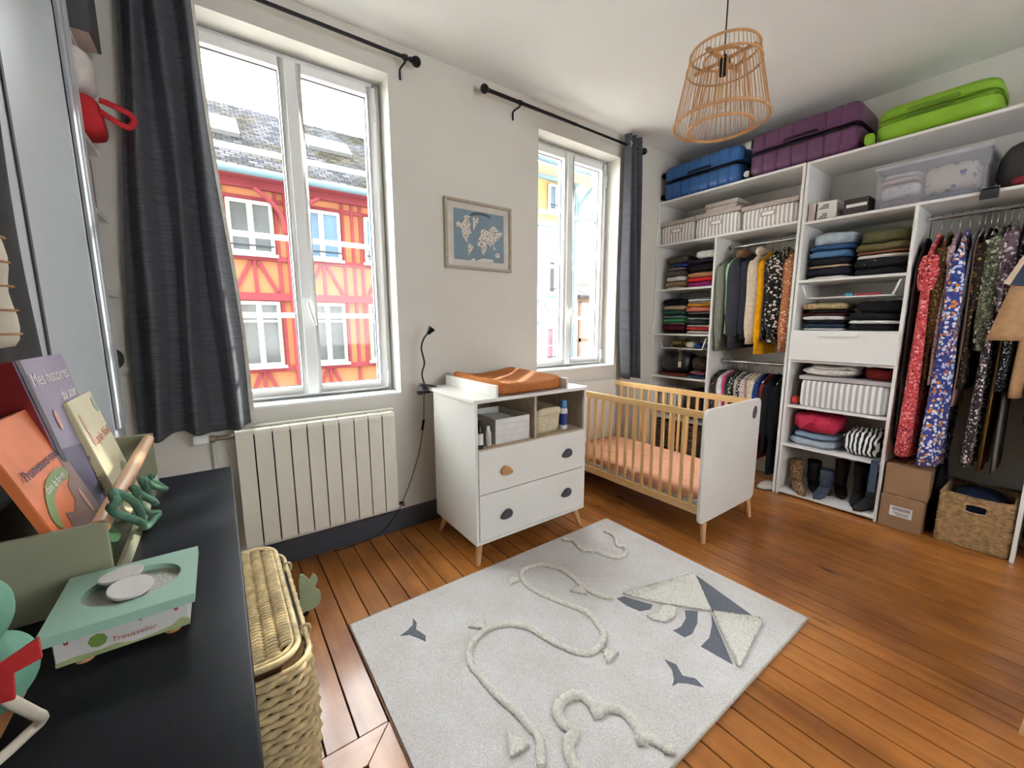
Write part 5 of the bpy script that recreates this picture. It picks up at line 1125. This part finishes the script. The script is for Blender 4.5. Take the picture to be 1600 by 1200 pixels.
lid = G().rings([rrect(hx0-.003, hx1-.028, hy0-.003, hy1-.003, .07, hz), rrect(hx0-.003, hx1-.028, hy0-.003, hy1-.003, .07, hz+.006)]).build('lid', WK2, HM)
g = G(); P = rrect(hx0-.005, hx1-.024, hy0-.006, hy1-.0, .07, hz+.008); g.tube(P, .009, 6, True); P = rrect(hx0+.008, hx1-.038, hy0+.008, hy1-.014, .06, hz+.012); g.tube(P, .006, 6, True); g.build('lid_rim', WK, lid, smooth=True)
g = G(); nx = 8
for i in range(nx):
    x = hx0+.025+i*(hx1-.05-hx0-.03)/(nx-1); y = hy0+.03
    end = .045 if i in (0, nx-1) else .02
    y = hy0+end
    while y < hy1-end:
        g.tube([(x-.017, y-.004, hz+.010), (x-.008, y, hz+.017), (x+.008, y+.003, hz+.017), (x+.017, y+.007, hz+.010)], .0058, 5); y += .0145
stuff(g.build('lid_weave', WK, lid, smooth=True))
for yy in (1.28, 1.68): G().tube([(hx1+.004+.014*math.cos(a), yy, hz-.018+.02*math.sin(a)) for a in [i*.7854 for i in range(8)]], .005, 5, True).build('hinge_loop', WK, HM, smooth=True)
fold_item('laundry', 'dark laundry showing under the hamper lid', 'laundry', None, 1.25, 1.78, hz-.045, hz-.010, spots('laundry_mix', '#33343c', ['#8c9098', '#7a3d34', '#2a2a30', '#5b5f6a'], 14, .45), .085, .128, 140, .006, 4)
t = thing('cactus_toy', 'sage green wooden cactus toy standing behind the hamper', 'toy', (.215, 1.93, 0))
GT = mat('sage_wood', '#9fb08e', .6)
P = smoothpath([(.20, 1.93, .04), (.20, 1.93, .19), (.215, 1.93, .215), (.235, 1.93, .19), (.245, 1.93, .175), (.262, 1.93, .20), (.278, 1.93, .17), (.265, 1.93, .13), (.285, 1.93, .10), (.28, 1.93, .05), (.25, 1.93, .03), (.22, 1.93, .03)], 4, True)
G().prism(P, (0, .014, 0)).build('leaf', GT, t, bevel=.003); G().lathe([(0, 0), (.03, 0), (.034, .02), (.034, .08), (0, .085)], (.205, 1.965, .0), 18).build('pot', BLACK, t, smooth='auto')

# ================================================================ mantelpiece
MZ = .92
MT = thing('mantelpiece', 'black stone fireplace mantelpiece with a worn matt top', 'mantelpiece', (-.15, .5, 0))
t_ = NT('black_slate'); a1 = t_.ramp(t_.noise(t_.co(), 4, 6, .65), [(.3, '#17181b'), (.75, '#2a2c32')])
sc = t_.noise(t_.co((220, 25, 1), (0, 0, .9)), 1.0, 2); sr = t_.ramp(sc, [(.72, '#000000'), (.80, '#2c2e34')])
mx_ = t_.n('ShaderNodeMixRGB'); mx_.blend_type = 'ADD'; mx_.inputs[0].default_value = .45; t_.l(a1, mx_.inputs[1]); t_.l(sr, mx_.inputs[2]); t_.l(mx_.outputs[0], t_.b.inputs['Base Color'])
rr_ = t_.n('ShaderNodeMapRange'); t_.b.inputs['Specular IOR Level'].default_value = .11; rr_.inputs[3].default_value = .24; rr_.inputs[4].default_value = .38; t_.l(t_.noise(t_.co(), 9, 4), rr_.inputs[0]); t_.l(rr_.outputs[0], t_.b.inputs['Roughness']); SL = t_.m
G().box(XL+.001, 0, -1.0, 1.44, MZ-.035, MZ).build('mantel_top', SL, MT, bevel=.003)
for ya, yb in ((1.02, 1.14), (-.78, -.66)):
    j = G().box(XL+.001, -.20, ya, yb, .0, MZ-.035).build('jamb', SL, MT, bevel=.004)
    G().box(-.212, -.205+.012, ya+.025, yb-.025, .12, MZ-.12).build('jamb_panel', SL, j, bevel=.003)
G().box(XL+.001, -.205, -.66, 1.02, .70, MZ-.035).build('lintel', SL, MT, bevel=.004); G().box(XL+.001, XL+.02, -.66, 1.02, 0, .70).build('fire_board', mat('fire_board', '#26262a', .8), MT)
# ---------- crate with books
CR = thing('book_crate', 'sage grey book crate with a wooden rail on the mantelpiece', 'crate', (-.22, 1.1, MZ))
CS = mat('crate_sage', '#98997f', .55, .02); CI = mat('crate_inner', '#8c8a70', .6)
ya, yb, xr, xl = .818, 1.385, -.160, -.330
G().box(xl, xr, ya, ya+.008, MZ+.001, 1.048).build('end_panel', CS, CR, bevel=.0012, seg=1); G().box(xl, xr, yb-.008, yb, MZ+.001, 1.060).build('end_panel', CS, CR, bevel=.0012, seg=1)
G().box(xl, xr, ya+.008, yb-.008, MZ+.001, MZ+.009).build('bottom', CI, CR); G().box(xl, xl+.008, ya+.008, yb-.008, MZ+.009, 1.03).build('back_panel', CI, CR); G().box(xr-.008, xr, ya+.008, yb-.008, MZ+.009, MZ+.03).build('front_lip', CS, CR, bevel=.001, seg=1)
G().cyl((-.170, ya+.008, 1.038), (-.170, yb-.008, 1.046), .0125, n=16).build('rail', wood('rail_wood', '#c08f5f', '#dbb187', axis=1, scale=.8, rough=.35), CR, smooth='auto')
def book(name, label, xb, yb_, w_, h_, ph, ps, zb_, th, cover, spine, pages=None):
    n = Vector((math.cos(ps), -math.sin(ps), 0)); wd = Vector((math.sin(ps), math.cos(ps), 0)); u = Vector((0, 0, math.cos(ph)))-n*math.sin(ph); nn = wd.cross(u).normalized()
    if nn.x < 0: nn = -nn
    B = Vector((xb, yb_, zb_)); t = thing(name, label, 'book', tuple(B), 'books in the crate')
    def slab(a0, a1, b0, b1, c0, c1, nm, mm, par=t, bev=0):
        P = [B+wd*a0+u*b0+nn*c0, B+wd*a1+u*b0+nn*c0, B+wd*a1+u*b1+nn*c0, B+wd*a0+u*b1+nn*c0]; return G().prism(P, nn*(c1-c0)).build(nm, mm, par, bevel=bev, seg=1)
    cv = slab(0, w_, 0, h_, -.0025, 0, 'front_cover', cover); slab(0, w_, 0, h_, -th, -th+.0025, 'back_cover', spine)
    slab(0, .003, 0, h_, -th+.0025, -.0025, 'spine', spine); slab(.003, w_-.004, .004, h_-.004, -th+.0025, -.0025, 'pages', pages or mat('paper', '#e9e3d4', .8))
    return t, cv, B, wd, u, nn
ty_, cv, B, wd, u, nn = book('picture_book', 'orange picture book with a woodland cover at the front of the crate', -.182, .829, .205, .277, .312, -.02, .938, .012, mat('cover_orange', '#e8804f', .35, .12, 14), mat('cover_orange_b', '#d9743f', .4))
def art(cvr, pts, mm, lift=.0004, nm='cover_print'):
    return G().prism([B+wd*a+u*b+nn*lift for a, b in pts], nn*.0004).build(nm, mm, cvr)
art(cv, [(0, 0), (.205, 0), (.205, .20), (.175, .19), (.17, .15), (.14, .14), (.13, .115), (.10, .105), (.07, .115), (.06, .08), (0, .07)], mat('cov_grey', '#8d7470', .4, .1))
art(cv, [(0, 0), (.205, 0), (.205, .035), (.15, .045), (.08, .03), (0, .05)], mat('cov_green', '#4f7a52', .4, .15), .0009)
art(cv, smoothpath([Vector((a, b, 0)).to_2d().to_3d() and Vector((a, b, 0)) for a, b in [(.02, .13), (.06, .165), (.11, .175), (.165, .17), (.165, .15), (.11, .152), (.06, .14), (.03, .105)]], 3, True) and [(p.x, p.y) for p in smoothpath([(.02, .13, 0), (.06, .165, 0), (.11, .175, 0), (.165, .17, 0), (.165, .15, 0), (.11, .152, 0), (.06, .14, 0), (.03, .105, 0)], 3, True)], mat('cov_banner', '#7f9c63', .4), .0009)
def blob2(cx_, cy_, rx, ry, mm, lift=.0013, nm='cover_print'): art(cv, [(cx_+rx*math.cos(a), cy_+ry*math.sin(a)) for a in [i*math.pi/8 for i in range(16)]], mm, lift, nm)
CWH = mat('cov_white', '#efe9e4', .4); CYE = mat('cov_yellow', '#e0a83a', .4, .15); CRED = mat('cov_red', '#c9405a', .4, .1); CBR = mat('cov_brown', '#8e4a2a', .4, .15); CPK = mat('cov_pink', '#d8a79b', .4, .1)
blob2(.055, .045, .028, .030, CPK); blob2(.06, .018, .02, .018, CRED, .0017); blob2(.105, .055, .032, .018, CWH); blob2(.125, .045, .012, .02, CYE, .0017); blob2(.13, .028, .011, .016, CBR, .002); blob2(.185, .05, .011, .02, CYE, .0017); blob2(.165, .10, .007, .025, CPK); blob2(.02, .065, .025, .012, mat('cov_sky', '#a7c9de', .4), .001)
text('Promenons-nous', 'title', mat('ink_blue', '#3d4a6a', .5), cv, B+wd*.103+u*.195+nn*.0022, wd, u, .0235, .0002)
text('dans la forêt', 'title', CWH, cv, B+wd*.10+u*.160+nn*.0022, wd, u, .019, .0002)
t2, cv, B, wd, u, nn = book('story_book', 'thick dusky purple story book with a red spine', -.208, 1.009, .222, .350, .188, .026, .938, .042, mat('cover_dusk', '#8a84a0', .3, .15, 10), mat('spine_red', '#7c1f22', .4))
art(cv, [(0, 0), (.222, 0), (.222, .16), (0, .19)], mat('cov_dusk2', '#5c5878', .35, .2))
art(cv, [(0, 0), (.018, 0), (.018, .35), (0, .35)], mat('cov_navy', '#23263c', .4), .0008)
text('Mes histoires', 'title', CWH, cv, B+wd*.118+u*.312+nn*.001, wd, u, .034, .0002); text('du soir', 'title', CWH, cv, B+wd*.165+u*.272+nn*.001, wd, u, .030, .0002)
blob2(.06, .235, .008, .02, CPK); blob2(.18, .215, .02, .012, mat('cov_dusk3', '#b3acc4', .4))
t3, cv, B, wd, u, nn = book('story_book', 'ivory story book with faded red title at the far end of the crate', -.184, 1.125, .172, .262, .242, .0, .938, .030, mat('cover_ivory', '#ddd6b4', .4, .05), mat('spine_ivory', '#c9bf94', .45))
text('Lapin Noël', 'title', mat('ink_red', '#d0786a', .5), cv, B+wd*.10+u*.170+nn*.001, wd, u, .030, .0002)
SPI = mat('ink_grey', '#6a6a5c', .6)
text('Pierre Lapin', 'spine_title', SPI, t3, B-wd*.0008-nn*.015+u*.11, -u, nn, .017, .0002); text('Petits', 'spine_title', SPI, t3, B-wd*.0008-nn*.015+u*.215, -u, nn, .015, .0002)
CG = mat('cov_leaf', '#9aa56e', .5, .2)
blob2(.13, .06, .03, .035, CG); blob2(.12, .045, .012, .018, mat('cov_redf', '#c4503c', .5)); blob2(.15, .05, .01, .02, CBR); blob2(.145, .085, .014, .012, CWH); blob2(.155, .232, .013, .018, mat('cov_greygr', '#9fae98', .5), .0008)
blob2(.025, .21, .006, .022, mat('cov_salmon', '#e3b8a0', .5), .0008); blob2(.03, .175, .008, .015, mat('cov_salmon', '#e3b8a0', .5), .0008)
# green knitted-cord word hanging on the rail
WP = [(0.995, 0.961), (0.919, 1.001), (0.847, 1.045), (0.80, 1.075), (0.785, 1.085), (0.809, 1.092), (0.859, 1.078), (0.913, 1.041), (0.973, 0.99), (1.043, 0.94), (1.1, 0.93), (1.144, 0.928), (1.087, 0.955), (0.993, 1.012), (0.939, 1.05), (0.96, 1.05), (1.024, 1.02), (1.09, 0.976), (1.155, 0.947), (1.145, 0.969), (1.052, 1.023), (1.022, 1.044), (1.105, 1.021), (1.187, 0.977), (1.293, 0.933), (1.274, 0.952), (1.176, 0.999), (1.131, 1.017)]
GCORD = mat('green_cord', '#5f8a72', .9, .15, 60, .7, 250, bd=.004)
tag(G().tube(smoothpath([(-.146+.006*math.sin(i*1.9), a, max(b, .9275)) for i, (a, b) in enumerate(WP)], 6), .0064, 8).build('knitted_cord_word', GCORD, smooth=True), 'looped green knitted cord lettering hung on the crate rail', 'decoration')
# ---------- music box
MB = thing('music_box', 'mint green musical box with two white rocking discs', 'music box', (-.13, .74, MZ))
MINT = mat('mint_paint', '#a6ccb8', .45, .03); WP_ = mat('box_white', '#dcd8d6', .5, .02)
bx0, bx1, by0, by1 = -.194, -.066, .675, .800
bd_ = G().box(bx0, bx1, by0, by1, MZ+.009, .966).build('base', WP_, MB, bevel=.001, seg=1)
for xx in (bx0+.022, bx1-.02):
    for yy in (by0+.015, by1-.02): G().lathe([(0, 0), (.009, 0), (.0095, .004), (.009, .009), (0, .0095)], (xx, yy, MZ), 14).build('foot', BEECH, MB, smooth='auto')
# top plate with an oval well
ox, oy, orx, ory = -.127, .739, .052, .046
ring = [(ox+orx*math.cos(a), oy+ory*math.sin(a)) for a in [i*2*math.pi/48 for i in range(48)]]
px0, px1, py0, py1 = -.203, -.057, .662, .808
def edge_pt(i):
    a = i*2*math.pi/48; c, s = math.cos(a), math.sin(a); k = min((px1-ox)/c if c > 1e-6 else ((px0-ox)/c if c < -1e-6 else 1e9), (py1-oy)/s if s > 1e-6 else ((py0-oy)/s if s < -1e-6 else 1e9)); return (ox+c*k, oy+s*k)
outer = [edge_pt(i) for i in range(48)]
for cxp, cyp in ((px1, py1), (px0, py1), (px0, py0), (px1, py0)):
    j = min(range(48), key=lambda i: (outer[i][0]-cxp)**2+(outer[i][1]-cyp)**2); outer[j] = (cxp, cyp)
z0_, z1_ = .966, .979
g = G(); vs = [(x, y, z1_) for x, y in ring]+[(x, y, z1_) for x, y in outer]+[(x, y, z0_) for x, y in outer]+[(x, y, z0_+.003) for x, y in ring]
fs = []
for i in range(48):
    j = (i+1) % 48; fs += [(i, j, 48+j, 48+i), (48+i, 48+j, 96+j, 96+i), (144+i, 144+j, j, i), (96+i, 96+j, 144+j, 144+i)]
g.add(vs, fs); g.build('top_plate', MINT, MB)
G().prism([(x, y, z0_+.0035) for x, y in ring], (0, 0, .0008)).build('glitter_well', mat('glitter', '#b9b8ac', .35, .35, 400, .6, 500, metal=.4), MB)
def rocker(x, y, tilt, nm='rocking_disc'):
    o = G().lathe([(0, 0), (.012, .0005), (.019, .004), (.0245, .012), (.024, .0145), (.019, .0145), (0, .0135)], (x, y, z0_+.006), 24, axis=tilt).build(nm, mat('disc_white', '#dfd9d6', .4), MB, smooth='auto'); return o
rocker(-.128, .742-.022, (.10, -.12, 1)); rocker(-.142, .742+.022, (-.05, .08, 1))
# printed front: grass, butterflies, lettering
pf = by0-.0006
def fr(pts, mm, par=bd_, d=.0004): return G().prism([(bx0+.128*a, pf, MZ+.009+.046*b) for a, b in pts], (0, d, 0)).build('front_print', mm, par)
fr([(0, 0), (1, 0), (1, .20), (.93, .30), (.85, .14), (.7, .08), (.55, .05), (.42, .16), (.3, .12), (.15, .16), (0, .12)], mat('print_grass', '#a6b27e', .6, .15))
fr([(.30+.07*math.cos(a), .42+.2*math.sin(a)) for a in [i*.7854 for i in range(8)]], mat('print_leaf', '#7da04c', .6, .2))
for a, b, mm in ((.09, .62, '#a8453c'), (.20, .86, '#c08060'), (.43, .78, '#b0473f'), (.53, .88, '#d6b13c'), (.62, .66, '#8a8f90'), (.90, .62, '#b0473f'), (.33, .80, '#4b5560')):
    fr([(a-.02, b+.06), (a, b), (a+.025, b+.08), (a+.012, b-.06), (a-.012, b-.05)], mat('print_'+mm.strip('#'), mm, .6))
text('Trousselier', 'lettering', mat('print_red', '#b5635c', .6), bd_, (bx0+.128*.56, pf-.0004, MZ+.009+.046*.30), (1, 0, 0), (0, 0, 1), .0095, .0001, shear=.2)
# ---------- soft toy on wheels
TY = thing('pull_along_toy', 'green cloth animal toy with a red bow and cream cord on wooden wheels', 'toy', (-.23, .58, MZ))
TG = mat('toy_green', '#6ea58d', .75, .06, 20, .2, 200)
G().blob((-.268, -.190, .55, .63, 1.022, 1.100), (12, 12, 12), 2.2, .002, 18, 1).build('head', TG, TY, smooth=True)
G().blob((-.282, -.182, .545, .635, .957, 1.035), (12, 12, 10), 2.5, .003, 18, 2).build('body', TG, TY, smooth=True)
G().tube([(-.2005+.002*math.cos(a), .5560+.0055*math.cos(a), 1.075+.0065*math.sin(a)) for a in [i*.7 for i in range(9)]], .0012, 5, True).build('eye', CWH, TY, smooth=True)
g = G().prism([(-.205, .541, 1.044), (-.186, .536, 1.036), (-.163, .541, 1.047), (-.163, .541, 1.026), (-.180, .536, 1.023), (-.182, .536, .997), (-.196, .538, .997), (-.194, .536, 1.022), (-.205, .541, 1.028)], (0, .004, 0)); g.build('bow', mat('felt_red', '#c02a2c', .9), TY)
for xx, yy in ((-.235, .552), (-.235, .628)): G().cyl((xx, yy-.008, .953), (xx, yy+.008, .953), .0325, n=24).build('wheel', wood('toy_wheel', '#b98557', '#d2a679', axis=0, rough=.45), TY, bevel=.002)
G().box(-.285, -.205, .562, .618, .940, .962).build('wooden_base', wood('toy_base', '#8a5a34', '#a87548', axis=0, rough=.5), TY, bevel=.004)
G().tube(smoothpath([(-.195, .546, 1.003), (-.184, .545, .985), (-.180, .560, .960), (-.182, .580, .937), (-.193, .580, .927), (-.215, .550, .926), (-.27, .50, .926)], 6), .005, 8).build('cord', mat('cord_cream', '#d9cfbc', .9, .1, 50), TY, smooth=True)
# ---------- rope bound lantern and dark cloth at the left edge
LNX, LNY = -.305, 1.07
LN = thing('rope_lantern', 'cream paper lantern bound with thin rope hung above the books', 'lantern', (LNX, LNY, 1.30))
pr_ = [(0, 0), (.02, .004)]+[(.026+.003*math.sin(i*1.15), .015+i*.02) for i in range(10)]+[(.01, .215), (0, .216)]
G().lathe(pr_, (LNX, LNY, 1.30), 22).build('body', mat('paper_cream', '#cfc7b6', .85, .08), LN, smooth=True)
for i in range(5): G().tube([(LNX+.0295*math.cos(a), LNY+.0295*math.sin(a), 1.325+i*.04) for a in [k*math.pi/10 for k in range(20)]], .002, 5, True).build('rope_ring', mat('rope_tan', '#b0855a', .9), LN, smooth=True)
G().tube([(LNX, LNY, 1.51), (LNX, LNY, 1.95), (XL+.001, LNY, 1.96)], .002, 5).build('hanging_cord', mat('rope_tan', '#b0855a'), LN)
DC = thing('hanging_cloth', 'charcoal cloth hanging on the chimney breast behind the books', 'cloth', (-.295, .9, 1.0))
o = G().grid(lambda a, b: Vector((XL+.012+.006*math.sin(a*40)+.004*math.sin(b*9+a*5), .2+a*1.14+.02*b*b, 2.35-b*1.25)), 80, 30).build('cloth', F('charcoal_cloth', '#3a3939'), DC, smooth=True); o.modifiers.new('thickness', 'SOLIDIFY').thickness = .004
# ================================================================ alcove shelves
AS = thing('alcove_shelves', 'white shelves in the alcove beside the left curtain', 'shelving', (-.5, 2.26, 1.1))
for z in (2.40, 2.055, 1.79, 1.479, 1.150): G().box(XA+.001, -.335, YA+.002, W-.002, z-.022, z).build('shelf', LAM, AS, bevel=.002)
t = thing('document_box', 'dark grey box sticking out of the top alcove shelf', 'box', (-.42, 2.3, 2.401)); G().box(-.62, -.275, 2.245, 2.40, 2.401, 2.72).build('body', DARKGREY, t, bevel=.003); G().box(-.61, -.285, 2.25, 2.395, 2.4006, 2.404).build('lining', mat('pink_card', '#d9c4bd', .8), t)
t = thing('tote_bag', 'white tote bag with a red base and red handles on the alcove shelf', 'bag', (-.36, 2.33, 2.056))
RF = mat('felt_red2', '#c8262f', .85, .06); TW = F('tote_white', '#dcd6d2')
G().blob((-.56, -.285, 2.25, 2.42, 2.056, 2.20), (8, 8, 8), 5, .008, 12, 1).build('red_base', RF, t, smooth=True); G().blob((-.56, -.30, 2.255, 2.415, 2.20, 2.375), (8, 8, 8), 4, .012, 12, 2).build('white_body', TW, t, smooth=True)
G().tube(smoothpath([(-.288, 2.29, 2.19), (-.25, 2.29, 2.18), (-.205, 2.30, 2.165), (-.195, 2.30, 2.14), (-.215, 2.30, 2.115), (-.25, 2.29, 2.125), (-.29, 2.29, 2.15)], 5), .004, 6, flat=3).build('handle', RF, t, smooth=True)
for i, (col, th, h, nm) in enumerate((('#3d5a78', .018, .205, 'blue'), ('#2f7f8c', .014, .20, 'teal'), ('#c2664a', .02, .215, 'orange'), ('#8c8a88', .02, .18, 'grey'))):
    y = 2.245+sum((.018, .014, .02, .02)[:i])+i*.002
    t = thing('shelf_book', nm+' book standing on the alcove shelf', 'book', (-.41, y, 1.791), 'books on the alcove shelf'); mm = mat('sb_'+nm, col, .5)
    G().box(-.34-.003, -.34, y, y+th, 1.791, 1.791+h).build('spine', mm, t); G().box(-.47, -.343, y, y+.002, 1.791, 1.791+h).build('cover', mm, t); G().box(-.47, -.343, y+th-.002, y+th, 1.791, 1.791+h).build('cover', mm, t); G().box(-.468, -.345, y+.002, y+th-.002, 1.794, 1.791+h-.003).build('pages', mat('paper', '#e9e3d4'), t)
fold_item('dark_vase', 'dark round vase on the lowest alcove shelf', 'vase', None, 2.26, 2.38, 1.151, 1.25, mat('vase_dark', '#3d3f44', .4), -.46, -.325, 150, 0, 2.4)
# ================================================================ right photo edge
t = thing('bedside_cabinet', 'white bedside cabinet corner on a beech leg at the right photo edge', 'cabinet', (2.2, -.25, 0))
G().box(2.02, 2.42, -.45, -.046, .13, .50).build('body', LACQ, t, bevel=.004)
leg(t, 1.925+.105, -.055, 2.05, -.075, .13); leg(t, 2.41, -.055, 2.39, -.075, .13); leg(t, 2.03, -.44, 2.05, -.42, .13); leg(t, 2.41, -.44, 2.39, -.42, .13)
